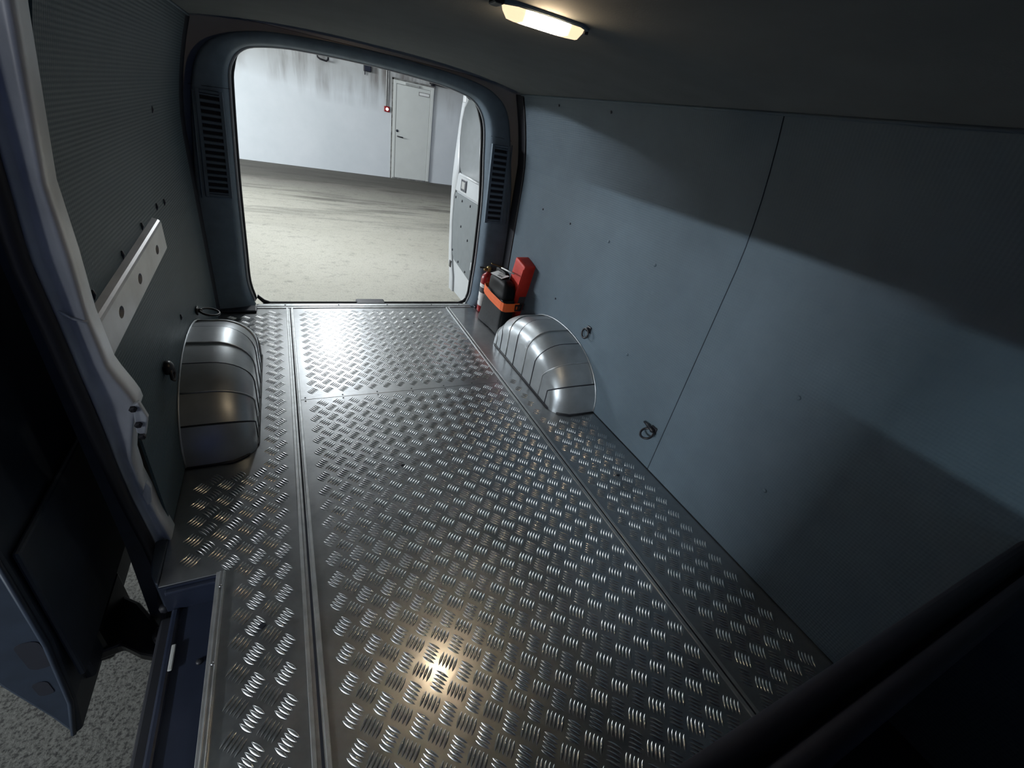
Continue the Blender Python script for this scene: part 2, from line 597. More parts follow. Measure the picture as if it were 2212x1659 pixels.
# bracket, box and duct high on the wall
pts = [(0.905, WY, 1.75), (0.905, WY - 0.09, 1.75), (0.915, WY - 0.10, 1.69), (0.96, WY - 0.10, 1.665), (1.09, WY - 0.10, 1.65), (1.13, WY - 0.10, 1.685), (1.135, WY - 0.09, 1.75), (1.135, WY, 1.75)]
tag(link('wall_bracket', tube(pts, 0.019), 'black_metal', smooth=True), None, 'black bent metal bracket high on the white garage wall', 'bracket')
t = empty('junction_box', label='small black box mounted high on the wall, right of the bracket', cat='box', loc=(1.98, WY, 1.68))
put(link('box_body', B(1.895, 2.06, WY - 0.09, WY, 1.625, 1.76), 'black_metal', bevel=0.008), t)
put(link('lid', B(1.91, 2.045, WY - 0.098, WY - 0.09, 1.64, 1.745), 'dark_plastic', bevel=0.004), t)
put(link('drain_stub', tube([(1.925, WY - 0.03, 1.63), (1.925, WY - 0.03, 1.56)], 0.012), 'black_metal'), t)
t = empty('pipe_run', label='dark horizontal pipe above the wall right of the garage door', cat='pipe', loc=(4.0, WY, 1.67))
put(link('pipe', tube([(3.45, WY - 0.09, 1.70), (5.6, WY - 0.09, 1.66)], 0.038, 12), 'black_metal', smooth=True), t)
for x in (3.5, 4.4, 5.3):
    put(link('pipe_clip', B(x, x + 0.05, WY - 0.14, WY, 1.63, 1.75), 'black_metal'), t)

# ------------------------------------------------------------------ van shell
FY0, FY1 = 0.075, 2.68     # front and rear edge of the load floor
XL, XR = -0.37, 1.30


def wall_x(side, z):
    """inner face of the side lining, leaning in above 0.9 m"""
    t = max(0.0, (z - 0.88) / 0.42)
    lean = 0.085 * t ** 1.7
    return XR - lean if side > 0 else XL + lean


def side_panel(side, y0, y1, z0, z1, thick=0.006):
    zs = [z0] + [z for z in (0.2, 0.4, 0.6, 0.8, 0.88, 0.95, 1.02, 1.09, 1.16, 1.23) if z0 < z < z1] + [z1]
    rows = [[(wall_x(side, z), y0, z) for z in zs], [(wall_x(side, z), y1, z) for z in zs]]
    back = [[(x + side * thick, y, z) for x, y, z in r] for r in rows]
    bm, v = grid(rows)
    _, w = grid(back, bm=bm)
    for i in (0, 1):
        for j in range(len(zs) - 1):
            bm.faces.new((v[i][j], v[i][j + 1], w[i][j + 1], w[i][j]))
    for j in (0, len(zs) - 1):
        bm.faces.new((v[0][j], v[1][j], w[1][j], w[0][j]))
    return bm


# outer body sides, so that no light leaks in (white painted sheet on the right)
def outer_side(side, y0, y1, z0, z1):
    off = 0.06
    zs = [z0, 0.0, 0.5, 0.9, 1.05, 1.2, z1]
    bm = bmesh.new()
    rows = [[(wall_x(side, z) + side * off * (1 if z > -0.1 else 1.3), y, z) for z in zs] for y in (y0, y1)]
    back = [[(x + side * 0.04, y, z) for x, y, z in r] for r in rows]
    _, v = grid(rows, bm=bm)
    _, w = grid(back, bm=bm)
    for i in (0, 1):
        for j in range(len(zs) - 1):
            bm.faces.new((v[i][j], v[i][j + 1], w[i][j + 1], w[i][j]))
    for j in (0, len(zs) - 1):
        bm.faces.new((v[0][j], v[1][j], w[1][j], w[0][j]))
    return bm


wr = empty('wall_right', kind='structure', label='grey lined right side wall of the load bay')
link('body_side', outer_side(1, -1.6, 2.74, -0.45, 1.42), 'white_paint', wr)
link('lining_panel', side_panel(1, 0.931, 2.535, 0.004, 1.296), 'lining', wr)
link('lining_panel', side_panel(1, -0.30, 0.927, 0.004, 1.296), 'lining', wr)
link('seam_gap', B(1.2, 1.31, 0.928, 0.930, 0.004, 1.29) if False else side_panel(1, 0.9255, 0.9325, 0.004, 1.296, 0.004), 'recess', wr).location.x = 0.003
link('gap_shade_strip', side_panel(1, 2.535, 2.64, 0.0, 1.30, 0.012), 'recess', wr)  # dark strip standing in for the shaded gap beside the frame
link('gap_shade_strip', tube([(wall_x(1, z) - 0.001, 2.54, z) for z in (0.005, 0.4, 0.8, 0.95, 1.1, 1.2, 1.29)], 0.006, 6), 'black_rubber', wr, smooth=True)
wl = empty('wall_left', kind='structure', label='grey lined left side wall of the load bay')
link('body_side', outer_side(-1, 1.07, 2.74, -0.45, 1.42), 'door_shell', wl)  # white body coloured near-black here to stand for shade
link('lining_panel', side_panel(-1, 1.10, 2.53, 0.004, 1.296), 'lining_shaded', wl)
link('gap_shade_strip', side_panel(-1, 2.53, 2.64, 0.0, 1.30, 0.012), 'recess', wl)
link('header_rail', B(-0.42, -0.285, -1.2, 1.10, 1.215, 1.40), 'pillar_paint', wl, bevel=0.02, seg=3)


def stud(side, y, z, r=0.006, mat='dark_plastic', h=0.003):
    x = wall_x(side, z)
    bm = lathe([(r, 0), (r * 0.9, h), (r * 0.4, h * 1.4)], 10, mat=Matrix.Translation((x, y, z)) @ Matrix.Rotation(-side * math.pi / 2, 4, 'Y'))
    return bm


for y, z in ((2.239, 0.781), (1.937, 0.776), (1.912, 0.38), (2.15, 1.27), (1.72, 1.265)):
    link('rivet', stud(1, y, z), 'dark_plastic', wr, smooth=True)
for y, z in ((1.599, 0.780), (1.28, 0.777), (1.261, 0.381), (0.50, 0.30), (0.56, 0.62)):
    link('rivet', stud(1, y, z, 0.007), 'lining', wr, smooth=True)
for y, z in ((1.79, 0.735), (1.572, 0.728), (1.347, 0.716), (1.107, 0.708), (1.904, 0.725), (1.758, 0.365), (1.982, 0.994)):
    bm = tube([(wall_x(-1, z) - 0.001, y, z - 0.010), (wall_x(-1, z) + 0.002, y, z), (wall_x(-1, z) + 0.001, y + 0.001, z + 0.010)], [0.003, 0.004, 0.0025], 6)
    link('peg', bm, 'dark_plastic', wl, smooth=True)

# headliner: gently crowned between the side walls
cl_ = empty('ceiling', kind='structure', label='grey felt headliner of the load bay')
rows = []
for y in (-1.2, -0.4, 0.4, 1.2, 1.8, 2.3, 2.55):
    row = []
    for i in range(25):
        t = -1 + 2 * i / 24
        x = 0.465 + t * 0.765
        z = 1.300 + 0.055 * (1 - abs(t) ** 2.6)
        row.append((x, y, z))
    rows.append(row)
bm, v = grid(rows)
top = [[(x, y, z + 0.012) for x, y, z in r] for r in rows]
grid(top, bm=bm)
link('headliner', bm, 'headliner', cl_, smooth=True)
link('roof_skin', B(-0.34, 1.28, -1.6, 2.80, 1.415, 1.45), 'white_paint', cl_, bevel=0.03, seg=3)
bm = bmesh.new()
for s in (1, -1):
    pts = [(wall_x(s, 1.30) - s * 0.004, y, 1.300) for y in (-0.3, 1.0, 2.56)]
    tube(pts, 0.005, 6, bm=bm)
link('edge_bead', bm, 'lining', cl_, smooth=True)

# rear frame (D pillars and header) -------------------------------------------------
wb = empty('wall_back', kind='structure', label='grey plastic frame around the rear door opening')
INN = [(-0.186, -0.01), (-0.208, 0.08), (-0.214, 0.16), (-0.209, 0.30), (-0.205, 0.418), (-0.196, 0.651), (-0.184, 0.863), (-0.171, 1.056), (-0.165, 1.14), (-0.149, 1.195), (-0.118, 1.232), (-0.07, 1.254), (0.03, 1.272), (0.13, 1.280), (0.334, 1.286), (0.56, 1.285), (0.807, 1.274), (0.94, 1.257), (1.005, 1.24), (1.05, 1.21), (1.085, 1.165), (1.105, 1.11), (1.117, 1.03), (1.125, 0.95), (1.149, 0.718), (1.156, 0.45), (1.157, 0.30), (1.152, 0.15), (1.147, 0.06), (1.12, -0.01)]
OUT = [(-0.414, -0.01), (-0.413, 0.08), (-0.410, 0.16), (-0.408, 0.30), (-0.402, 0.42), (-0.383, 0.62), (-0.362, 0.80), (-0.338, 0.99), (-0.318, 1.09), (-0.292, 1.165), (-0.250, 1.222), (-0.19, 1.262), (-0.09, 1.298), (0.035, 1.319), (0.27, 1.334), (0.53, 1.338), (0.80, 1.330), (0.95, 1.318), (1.04, 1.302), (1.10, 1.28), (1.155, 1.245), (1.195, 1.19), (1.222, 1.11), (1.243, 1.02), (1.290, 0.80), (1.318, 0.55), (1.336, 0.36), (1.343, 0.20), (1.345, 0.08), (1.345, -0.01)]
INN = [(x - 0.022 * max(0.0, min(1.0, (1.26 - z) / 0.14)), z) if x < 0.1 else (x, z) for x, z in INN]


def spline(pts, k=3):
    out = []
    for i in range(len(pts) - 1):
        p0, p1, p2, p3 = pts[max(i - 1, 0)], pts[i], pts[i + 1], pts[min(i + 2, len(pts) - 1)]
        for j in range(k):
            t = j / k
            out.append(tuple(0.5 * (2 * b + (c - a) * t + (2 * a - 5 * b + 4 * c - d) * t * t + (3 * b - a - 3 * c + d) * t ** 3) for a, b, c, d in zip(p0, p1, p2, p3)))
    return out + [pts[-1]]


INN, OUT = spline(INN), spline(OUT)
NI = len(INN)


def loop(f, y, dy_in=0.0):
    """ring between the inner (f=0) and outer (f=1) outline"""
    return [(lerp(a[0], b[0], f), y, lerp(a[1], b[1], f)) for a, b in zip(INN, OUT)]


YT = 2.66          # face of the trim
LV, RV = range(5, 8), range(23, 26)   # stations of the louvre fields
rows = [loop(-0.02, 2.775), loop(0.0, 2.735), loop(0.06, 2.70), loop(0.14, 2.682), loop(0.5, YT), loop(0.86, 2.645), loop(0.97, 2.65), loop(1.0, 2.665), loop(1.0, 2.72)]
# side trims stop at the louvre field, which is a plate of its own
bm = bmesh.new()
vv = [[bm.verts.new(q) for q in r] for r in rows]
for i in range(len(rows) - 1):
    for j in range(NI - 1):
        bm.faces.new((vv[i][j], vv[i][j + 1], vv[i + 1][j + 1], vv[i + 1][j]))
tr = link('frame_trim', bm, 'grey_trim', wb, smooth=True)

# louvre plates: raised plates with real slots over a dark recess


def louvre(corner, n, name):
    """corner: four (x,z): lower-left, lower-right, upper-right, upper-left; n slots"""
    ll, lr, ur, ul = corner
    def place(a, b, d):
        x = lerp(lerp(ll[0], lr[0], a), lerp(ul[0], ur[0], a), b)
        z = lerp(lerp(ll[1], lr[1], a), lerp(ul[1], ur[1], a), b)
        return (x, YT - 0.019 + d, z)

    def slab(a0, a1, b0, b1, d0, d1, bm, skew=0.0):
        """thin raised piece of the plate; its front is a little smaller than its back"""
        i = 0.012 * (a1 - a0) if a1 - a0 > 0.5 else 0.0
        j = 0.18 * (b1 - b0) if b1 - b0 < 0.1 else 0.0
        f = [bm.verts.new(place(*q, d0)) for q in ((a0 + i, b0 + j), (a1 - i, b0 + j - skew), (a1 - i, b1 - j - skew), (a0 + i, b1 - j))]
        k = [bm.verts.new(place(*q, d1)) for q in ((a0, b0), (a1, b0 - skew), (a1, b1 - skew), (a0, b1))]
        bm.faces.new(f)
        for q in range(4):
            bm.faces.new((f[q], f[(q + 1) % 4], k[(q + 1) % 4], k[q]))

    m = 0.035
    h = (1 - 2 * m) / n
    bm = bmesh.new()
    slab(0.0, 0.13, 0, 1, 0, 0.02, bm)
    slab(0.87, 1.0, 0, 1, 0, 0.02, bm)
    slab(0.13, 0.87, 0, m, 0, 0.02, bm)
    slab(0.13, 0.87, 1 - m, 1, 0, 0.02, bm)
    pl = link(name, bm, 'grey_trim', wb)
    bk = bmesh.new()
    bk.faces.new([bk.verts.new(place(a, b, 0.008)) for a, b in ((0.02, 0.02), (0.98, 0.02), (0.98, 0.98), (0.02, 0.98))])
    link('recess', bk, 'recess', pl)
    for k in range(n + 1):
        b0, b1 = m + (k - 0.27) * h, m + (k + 0.27) * h
        bm = bmesh.new()
        slab(0.125, 0.875, max(b0, m * 0.9), min(b1, 1 - m * 0.9), 0.0, 0.008, bm)
        link('slat', bm, 'grey_trim', pl)


louvre(((-0.340, 0.604), (-0.232, 0.604), (-0.210, 1.052), (-0.310, 1.052)), 15, 'louvre_plate')
louvre(((1.130, 0.596), (1.252, 0.596), (1.230, 1.040), (1.116, 1.040)), 13, 'louvre_plate')
# raised ribs along the outer side of the plates
link('trim_rib', tube([(-0.356, YT - 0.022, 0.598), (-0.342, YT - 0.021, 0.80), (-0.322, YT - 0.018, 1.045)], 0.003, 6), 'grey_trim', wb, smooth=True)
link('trim_rib', tube([(1.276, YT - 0.022, 0.60), (1.258, YT - 0.021, 0.82), (1.240, YT - 0.018, 1.05)], 0.003, 6), 'grey_trim', wb, smooth=True)
# joint lines where the header trim meets the pillar trims
link('trim_joint', tube([(-0.335, YT - 0.012, 1.062), (-0.25, YT - 0.004, 1.066), (-0.18, YT + 0.03, 1.07)], 0.0010, 6), 'recess', wb)
link('trim_joint', tube([(1.118, YT + 0.03, 1.075), (1.17, YT - 0.004, 1.076), (1.235, YT - 0.012, 1.07)], 0.0010, 6), 'recess', wb)
# rubber seal and painted flange around the opening
pts = []
for (x, z) in INN[1:-1]:
    top = max(0.0, min(1.0, (z - 1.16) / 0.09))
    pts.append((x + (0.012 if x < 0.465 else -0.012) * (1 - top), 2.785, z + 0.018 * top))
pts = [(-0.13, 2.785, -0.010), (-0.165, 2.785, 0.005), (-0.192, 2.785, 0.035)] + pts + [(1.133, 2.785, 0.035), (1.108, 2.785, 0.006), (1.07, 2.785, -0.010)]
link('rubber_seal', tube(pts, 0.012, 8, closed=True), 'black_rubber', wb, smooth=True)
link('door_flange', tube([(x + (0.006 if x < 0.465 else -0.004), 2.768, z) for x, _, z in loop(-0.012, 0)[1:-1]], 0.006, 8), 'white_paint', wb, smooth=True)
# body around the frame, closes the gap to the outside
bm = bmesh.new()
rows = [[(x, 2.73, z) for x, _, z in loop(0.04, 0)], [(lerp(x, 0.465, -0.16) if abs(x - 0.465) > 0.3 else x, 2.73, max(z, -0.01) + 0.10 * (1 if z > 1.2 else z / 1.2)) for x, _, z in loop(1.0, 0)]]
bm, v = grid(rows)
b2 = [[(x, 2.79, z) for x, y, z in r] for r in rows]
grid(b2, bm=bm)
link('rear_body', bm, 'white_paint', wb)
link('rear_body', B(-0.36, 1.30, 2.70, 2.80, 1.342, 1.43), 'white_paint', wb)
bm = bmesh.new()
box(bm, -0.50, -0.40, 2.5, 2.80, -0.3, 1.2)
box(bm, 1.34, 1.44, 2.5, 2.80, -0.3, 1.2)
link('corner_post', bm, 'recess', wb)
# lower edge of the opening: sill lip, striker
link('sill_lip', B(-0.17, 1.10, 2.742, 2.80, -0.045, -0.004), 'black_rubber', wb, bevel=0.008)
link('striker_plate', B(0.365, 0.545, 2.745, 2.83, -0.03, 0.004), 'dark_plastic', wb, bevel=0.008, seg=3)
link('floor_shade_strip', B(-0.40, -0.195, 2.62, 2.70, 0.0, 0.014), 'dark_plastic', wb, bevel=0.006)  # dark strip standing in for the floor shadow at the pillar
link('floor_shade_strip', B(1.15, 1.33, 2.66, 2.70, 0.0, 0.014), 'dark_plastic', wb, bevel=0.006)

# ------------------------------------------------------------------ load floor
fl = empty('floor', kind='structure', label='aluminium tread plate floor of the load bay')
link('underfloor', B(-0.245, 1.36, -1.4, 2.73, -0.10, -0.004), 'dark_plastic', fl)
link('underfloor', B(-0.372, -0.245, 0.906, 2.73, -0.10, -0.004), 'dark_plastic', fl)


def sheet(poly, name):
    bm = prism(poly, lambda x, y: (x, y, -0.004), lambda x, y: (x, y, 0.0))
    return link(name, bm, 'plate', fl, bevel=0.0008, seg=1)


YS = 1.698
plates = {
    'left': (sheet([(-0.228, FY0), (-0.044, FY0), (-0.044, FY1), (-0.372, FY1), (-0.372, 0.906), (-0.228, 0.906)], 'floor_plate'), lambda x, y: (-0.222 < x < -0.05 and y > 0.08 or -0.36 < x < -0.05 and y > 0.93) and y < 2.66 and not (x < -0.14 and 1.33 < y < 2.22) and not (x < -0.18 and y > 2.58)),
    'front': (sheet([(-0.010, FY0), (0.940, FY0), (0.940, YS - 0.001), (-0.010, YS - 0.001)], 'floor_plate'), lambda x, y: 0.006 < x < 0.93 and 0.085 < y < YS - 0.016),
    'rear': (sheet([(-0.010, YS + 0.001), (0.940, YS + 0.001), (0.940, FY1), (-0.010, FY1)], 'floor_plate'), lambda x, y: 0.006 < x < 0.93 and YS + 0.016 < y < FY1 - 0.02),
    'right': (sheet([(0.968, FY0), (1.305, FY0), (1.305, FY1), (0.968, FY1)], 'floor_plate'), lambda x, y: 0.98 < x < 1.275 and 0.085 < y < 1.74 and not (x > 1.05 and y > 1.36)),
}


def rib_verts(cx, cy, ang, ln=0.0345, wd=0.0070, h=0.0019):
    """one lens-shaped raised rib"""
    ca, sa = math.cos(ang), math.sin(ang)
    secs = []
    for t in (-1, -0.72, -0.35, 0, 0.35, 0.72, 1):
        w = wd / 2 * (1 - abs(t) ** 2.2) + 0.0002
        hh = h * (1 - abs(t) ** 3) + 0.00005
        sec = []
        for u, q in ((-1, 0.0), (-0.55, 0.72), (0, 1.0), (0.55, 0.72), (1, 0.0)):
            a, b = t * ln / 2, u * w
            sec.append((cx + a * ca - b * sa, cy + a * sa + b * ca, hh * q))
        secs.append(sec)
    return secs


def cluster(bm, cx, cy, kind, jit=0.0):
    ang = math.radians(50 if kind == 0 else -48)
    sx, sy = (0.0067, -0.0062) if kind == 0 else (0.0058, 0.0066)
    for k in range(-2, 3):
        secs = rib_verts(cx + k * sx, cy + k * sy, ang)
        grid(secs, bm=bm)


def inside(f, x, y):
    return all(f(x + a, y + b) for a, b in ((0.016, 0), (-0.016, 0), (0, 0.016), (0, -0.016)))


proto = []
for kind in (0, 1):
    bm = bmesh.new()
    cluster(bm, 0, 0, kind)
    me = bpy.data.meshes.new('tread_ribs')
    bm.to_mesh(me)
    bm.free()
    me.materials.append(MT['ribs'])
    for f in me.polygons:
        f.use_smooth = True
    proto.append(me)
A0, AX, AY = (0.2025, 0.4865), 0.0645, 0.0690
spots = []
for i in range(-12, 22):
    for j in range(-8, 36):
        for kind, (ox, oy) in ((0, (0, 0)), (1, (0.0315, 0.0335))):
            x = A0[0] + i * AX + ox
            y = A0[1] + j * AY + oy
            for key, (po, f) in plates.items():
                if inside(f, x, y):
                    spots.append((x * x + y * y + 0.5 * abs(x - 0.1), x, y, kind, key))
spots.sort()
rest = {k: bmesh.new() for k in plates}
count = 0
for d, x, y, kind, key in spots:
    po = plates[key][0]
    if count < 290 and y < 1.2:
        o = bpy.data.objects.new('tread_ribs', proto[kind])
        o.location = (x, y, 0.0)
        o.parent = po
        COL.objects.link(o)
        count += 1
    else:
        cluster(rest[key], x, y, kind)
for key, bm in rest.items():
    o = link('tread_field', bm, 'ribs', plates[key][0], smooth=True)
    o['kind'] = 'stuff'

# joint rails, sill rail, threshold
bm = bmesh.new()
box(bm, -0.046, -0.036, FY0, FY1, -0.002, 0.0045)
box(bm, -0.019, -0.009, FY0, FY1, -0.002, 0.0045)
box(bm, -0.036, -0.019, FY0, FY1, -0.003, 0.0012)
jr = link('joint_rail', bm, 'alu_profile', fl, bevel=0.0012)
link('dark_groove_line', B(-0.0285, -0.0225, FY0, FY1 + 0.002, -0.001, 0.0016), 'recess', jr)
bm = bmesh.new()
box(bm, 0.940, 0.951, FY0, FY1, -0.002, 0.0035)
box(bm, 0.958, 0.968, FY0, FY1, -0.002, 0.0035)
jr = link('joint_rail', bm, 'alu_profile', fl, bevel=0.001)
link('dark_groove_line', B(0.951, 0.958, FY0, FY1 + 0.002, -0.002, 0.0008), 'recess', jr)
bm = bmesh.new()
box(bm, -0.247, -0.226, FY0, 0.907, -0.03, 0.006)
box(bm, -0.240, -0.236, FY0, 0.907, 0.006, 0.0085)
box(bm, -0.231, -0.228, FY0, 0.907, 0.006, 0.0085)
sr = link('sill_rail', bm, 'alu_profile', fl, bevel=0.0012)
for y in (0.86, 0.66, 0.42, 0.20):
    link('screw', lathe([(0.0045, 0.006), (0.004, 0.0092), (0.001, 0.0098)], 10, mat=Matrix.Translation((-0.2335, y, 0))), 'steel', sr, smooth=True)
bm = bmesh.new()
box(bm, -0.20, 1.13, FY1, FY1 + 0.062, -0.02, 0.004)
box(bm, -0.20, 1.13, FY1 + 0.022, FY1 + 0.026, 0.004, 0.007)
ts = link('threshold_strip', bm, 'alu_profile', fl, bevel=0.0015)
for x in (-0.05, 0.25, 0.55, 0.85, 1.05):
    link('screw', lathe([(0.005, 0.004), (0.0045, 0.0072), (0.001, 0.008)], 10, mat=Matrix.Translation((x, FY1 + 0.044, 0))), 'steel', ts, smooth=True)
link('plate_seam', B(-0.009, 0.940, YS - 0.001, YS + 0.001, -0.003, -0.0006), 'recess', fl)
for x in (0.008, 0.16, 0.31, 0.47, 0.63, 0.78, 0.925):
    for dy in (-0.012, 0.014):
        link('screw', lathe([(0.0035, 0.0), (0.003, 0.0016), (0.0005, 0.002)], 8, mat=Matrix.Translation((x, YS + dy, 0))), 'dark_plastic', fl, smooth=True)
for x, y, r in ((0.455, 1.942, 0.007), (0.314, 1.20, 0.010), (0.632, 2.497, 0.011), (0.66, 2.44, 0.007), (-0.14, 0.72, 0.012), (1.14, 0.93, 0.012), (0.17, 0.16, 0.007)):
    bm = bmesh.new()
    n = 9
    ring = [bm.verts.new((x + r * random.uniform(0.5, 1.2) * math.cos(2 * math.pi * k / n), y + 0.6 * r * random.uniform(0.5, 1.2) * math.sin(2 * math.pi * k / n), 0.0022)) for k in range(n)]
    bm.faces.new(ring)
    low = [bm.verts.new((v.co.x, v.co.y, 0.0)) for v in ring]
    for k in range(n):
        bm.faces.new((ring[k], ring[(k + 1) % n], low[(k + 1) % n], low[k]))
    link('dirt_blot', bm, 'recess', fl)

# ------------------------------------------------------------------ side door opening: step well, pillar, seal
sw = empty('trim_1', kind='structure', label='dark step well and sill of the open side door')
link('step_panel', B(-0.345, -0.247, -0.2, 0.905, -0.115, -0.105), 'dark_plastic', sw)
link('step_riser', B(-0.247, -0.243, -0.2, 0.905, -0.105, -0.03), 'dark_plastic', sw)
link('rear_riser', B(-0.372, -0.247, 0.903, 0.906, -0.105, -0.004), 'dark_plastic', sw, bevel=0.004)
link('riser_lip', B(-0.36, -0.25, 0.890, 0.903, -0.022, -0.010), 'dark_plastic', sw, bevel=0.003)
link('sill_edge', B(-0.362, -0.343, -0.2, 0.905, -0.125, -0.096), 'dark_plastic', sw, bevel=0.006)
link('sill_track', B(-0.392, -0.362, -0.2, 0.905, -0.16, -0.128), 'black_rubber', sw, bevel=0.006)
link('outer_sill', B(-0.408, -0.375, -0.2, 1.0, -0.36, -0.165), 'black_rubber', sw, bevel=0.02, seg=3)
link('pale_strip', B(-0.347, -0.338, 0.735, 0.80, -0.099, -0.0945), 'galvanised', sw, bevel=0.002)  # small pale strip on the sill edge
for y in (0.74, 0.46, 0.3):
    link('screw', lathe([(0.008, -0.105), (0.007, -0.101), (0.002, -0.1)], 10, mat=Matrix.Translation((-0.285, y, 0))), 'black_rubber', sw, smooth=True)

cp = empty('trim_2', kind='structure', label='dusty painted pillar behind the open side door')
# height, inner edge, outer edge of the pillar face
PIL = [(1.32, -0.305, -0.372), (1.179, -0.332, -0.395), (1.063, -0.349, -0.405), (0.925, -0.369, -0.415), (0.797, -0.371, -0.427), (0.674, -0.377, -0.423), (0.56, -0.373, -0.422), (0.535, -0.367, -0.422), (0.49, -0.353, -0.421), (0.466, -0.347, -0.421), (0.446, -0.346, -0.421), (0.415, -0.359, -0.420), (0.36, -0.374, -0.419), (0.30, -0.388, -0.419), (0.25, -0.389, -0.418), (0.229, -0.390, -0.417), (0.17, -0.384, -0.416), (0.08, -0.376, -0.411), (0.0, -0.367, -0.406), (-0.06, -0.372, -0.405), (-0.15, -0.384, -0.405), (-0.22, -0.39, -0.408)]
PIL = PIL[::-1]


def pil_y(z):
    t = min(1.0, max(0.0, (z - 0.10) / 0.30))
    return lerp(1.055, 0.975, t * t * (3 - 2 * t))


def pil_at(x, z, dy=0.0):
    k = pil_y(z) / 1.06
    return (x * k, pil_y(z) + dy, 1.15 - (1.15 - z) * k)


rows = []
zz_ = [p_[0] for p_ in PIL]
prof = ((0.0, 0.055), (0.0, 0.006), (0.06, 0.0), (0.16, 0.004), (0.26, 0.014), (0.40, 0.017), (0.55, 0.012), (0.74, 0.006), (0.90, 0.001), (0.98, 0.003), (1.0, 0.012), (1.0, 0.055))
for z in sorted(set(zz_ + [lerp(-0.22, 1.32, k / 40) for k in range(41)])):
    xi, xo = interp(PIL, z)
    yy = pil_y(z)
    k = yy / 1.06
    rows.append([(lerp(xo, xi, a) * k, yy + d, 1.15 - (1.15 - z) * k) for a, d in prof])
bm, vv = grid(rows, close_v=True)
bm.faces.new(vv[0])
bm.faces.new(vv[-1][::-1])
pil = link('pillar', bm, 'pillar_paint', cp, smooth=True)
# striker bracket on the bulge of the pillar
bm = prism([(-0.352, 0.462), (-0.338, 0.470), (-0.330, 0.425), (-0.345, 0.372), (-0.360, 0.385), (-0.356, 0.42)], lambda x, z: pil_at(x, z, -0.006), lambda x, z: pil_at(x, z, 0.008))
br = link('bracket', bm, 'pillar_paint', cp, bevel=0.003)
for z in (0.455, 0.375, 0.41):
    link('bolt', lathe([(0.007, 0), (0.007, 0.006), (0.003, 0.008)], 6, mat=Matrix.Translation(pil_at(-0.350, z, -0.006)) @ Matrix.Rotation(math.pi / 2, 4, 'X')), 'black_metal', br)
link('flap', prism([(-0.39, 0.19), (-0.374, 0.23), (-0.368, 0.21), (-0.376, 0.16), (-0.388, 0.15)], lambda x, z: pil_at(x, z, -0.009), lambda x, z: pil_at(x, z, 0.003)), 'pillar_paint', cp, bevel=0.002)
# overlapping sheet seam across the pillar
link('sheet_seam', tube([pil_at(-0.424, 0.70, 0.003), pil_at(-0.405, 0.672, 0.012), pil_at(-0.378, 0.668, 0.0)], 0.003, 6), 'pillar_paint', cp, smooth=True)
pts = [pil_at(interp(PIL, z)[1] - 0.011, z, -0.004) for z in [lerp(1.3, -0.10, k / 24) for k in range(25)]]
pts += [(-0.412, 1.03, -0.15), (-0.402, 0.985, -0.155), (-0.388, 0.94, -0.13), (-0.378, 0.915, -0.10)]
link('door_seal', tube(pts, 0.014, 8), 'black_rubber', cp, smooth=True)
# dark outer flange behind the seal
rows = []
for z in [lerp(1.3, -0.16, k / 16) for k in range(17)]:
    xo = interp(PIL, z)[1]
    rows.append([pil_at(xo - 0.012, z, 0.02), pil_at(xo - 0.030, z, 0.03), pil_at(xo - 0.05, z, 0.06)])
bm, _ = grid(rows)
link('outer_flange', bm, 'black_rubber', cp, smooth=True)
link('pillar_foot', prism([(-0.372, 1.06), (-0.402, 1.06), (-0.400, 0.99), (-0.392, 0.945), (-0.380, 0.918), (-0.373, 0.912), (-0.373, 0.96)], lambda x, y: (x, y, 0.003), lambda x, y: (x, y, -0.10)), 'door_shell', cp, bevel=0.008, seg=3)

# sliding door standing open outside the pillar
sd = empty('door_2', kind='structure', label='dark sliding side door slid back beside the van', loc=(-0.62, 0.83, GZ))
DP = [(-0.62, -0.418), (-0.634, -0.30), (-0.665, -0.122), (-0.69, 0.1), (-0.70, 0.4), (-0.69, 0.75), (-0.64, 1.05), (-0.56, 1.22), (-0.52, 1.22), (-0.525, 1.0), (-0.535, 0.7), (-0.538, 0.3), (-0.548, 0.0), (-0.575, -0.25), (-0.60, -0.40)]
bm = prism(DP, lambda x, z: (x, 0.826, z), lambda x, z: (x, 1.95, z))
d = put(link('door_panel', bm, 'door_shell', bevel=0.008, seg=2), sd)
# front edge pressings: the two holes and the inner ledge
for (x0, x1, z0, z1, r) in ((-0.606, -0.566, -0.085, 0.022, 0.016), (-0.622, -0.595, -0.195, -0.135, 0.012)):
    bm = prism(rounded(x0, x1, z0, z1, r, 4), lambda x, z: (x, 0.8248, z), lambda x, z: (x, 0.830, z))
    put(link('edge_hole', bm, 'recess'), sd)
put(link('edge_rib', tube([(-0.543, 0.822, 0.32), (-0.556, 0.822, 0.0), (-0.582, 0.822, -0.25), (-0.615, 0.822, -0.40)], 0.006, 6), 'door_shell', smooth=True), sd)
bm = prism([(0.84, 0.28), (1.9, 0.28), (1.9, -0.18), (0.84, -0.18)], lambda y, z: (-0.535 + min(0, z) * 0.1, y, z), lambda y, z: (-0.522 + min(0, z) * 0.1, y, z))
put(link('door_card', bm, 'door_shell', bevel=0.01), sd)
bm = bmesh.new()
box(bm, -0.595, -0.562, 0.90, 0.98, -0.30, -0.20)
put(link('stop_bracket', bm, 'door_shell', bevel=0.008), sd)
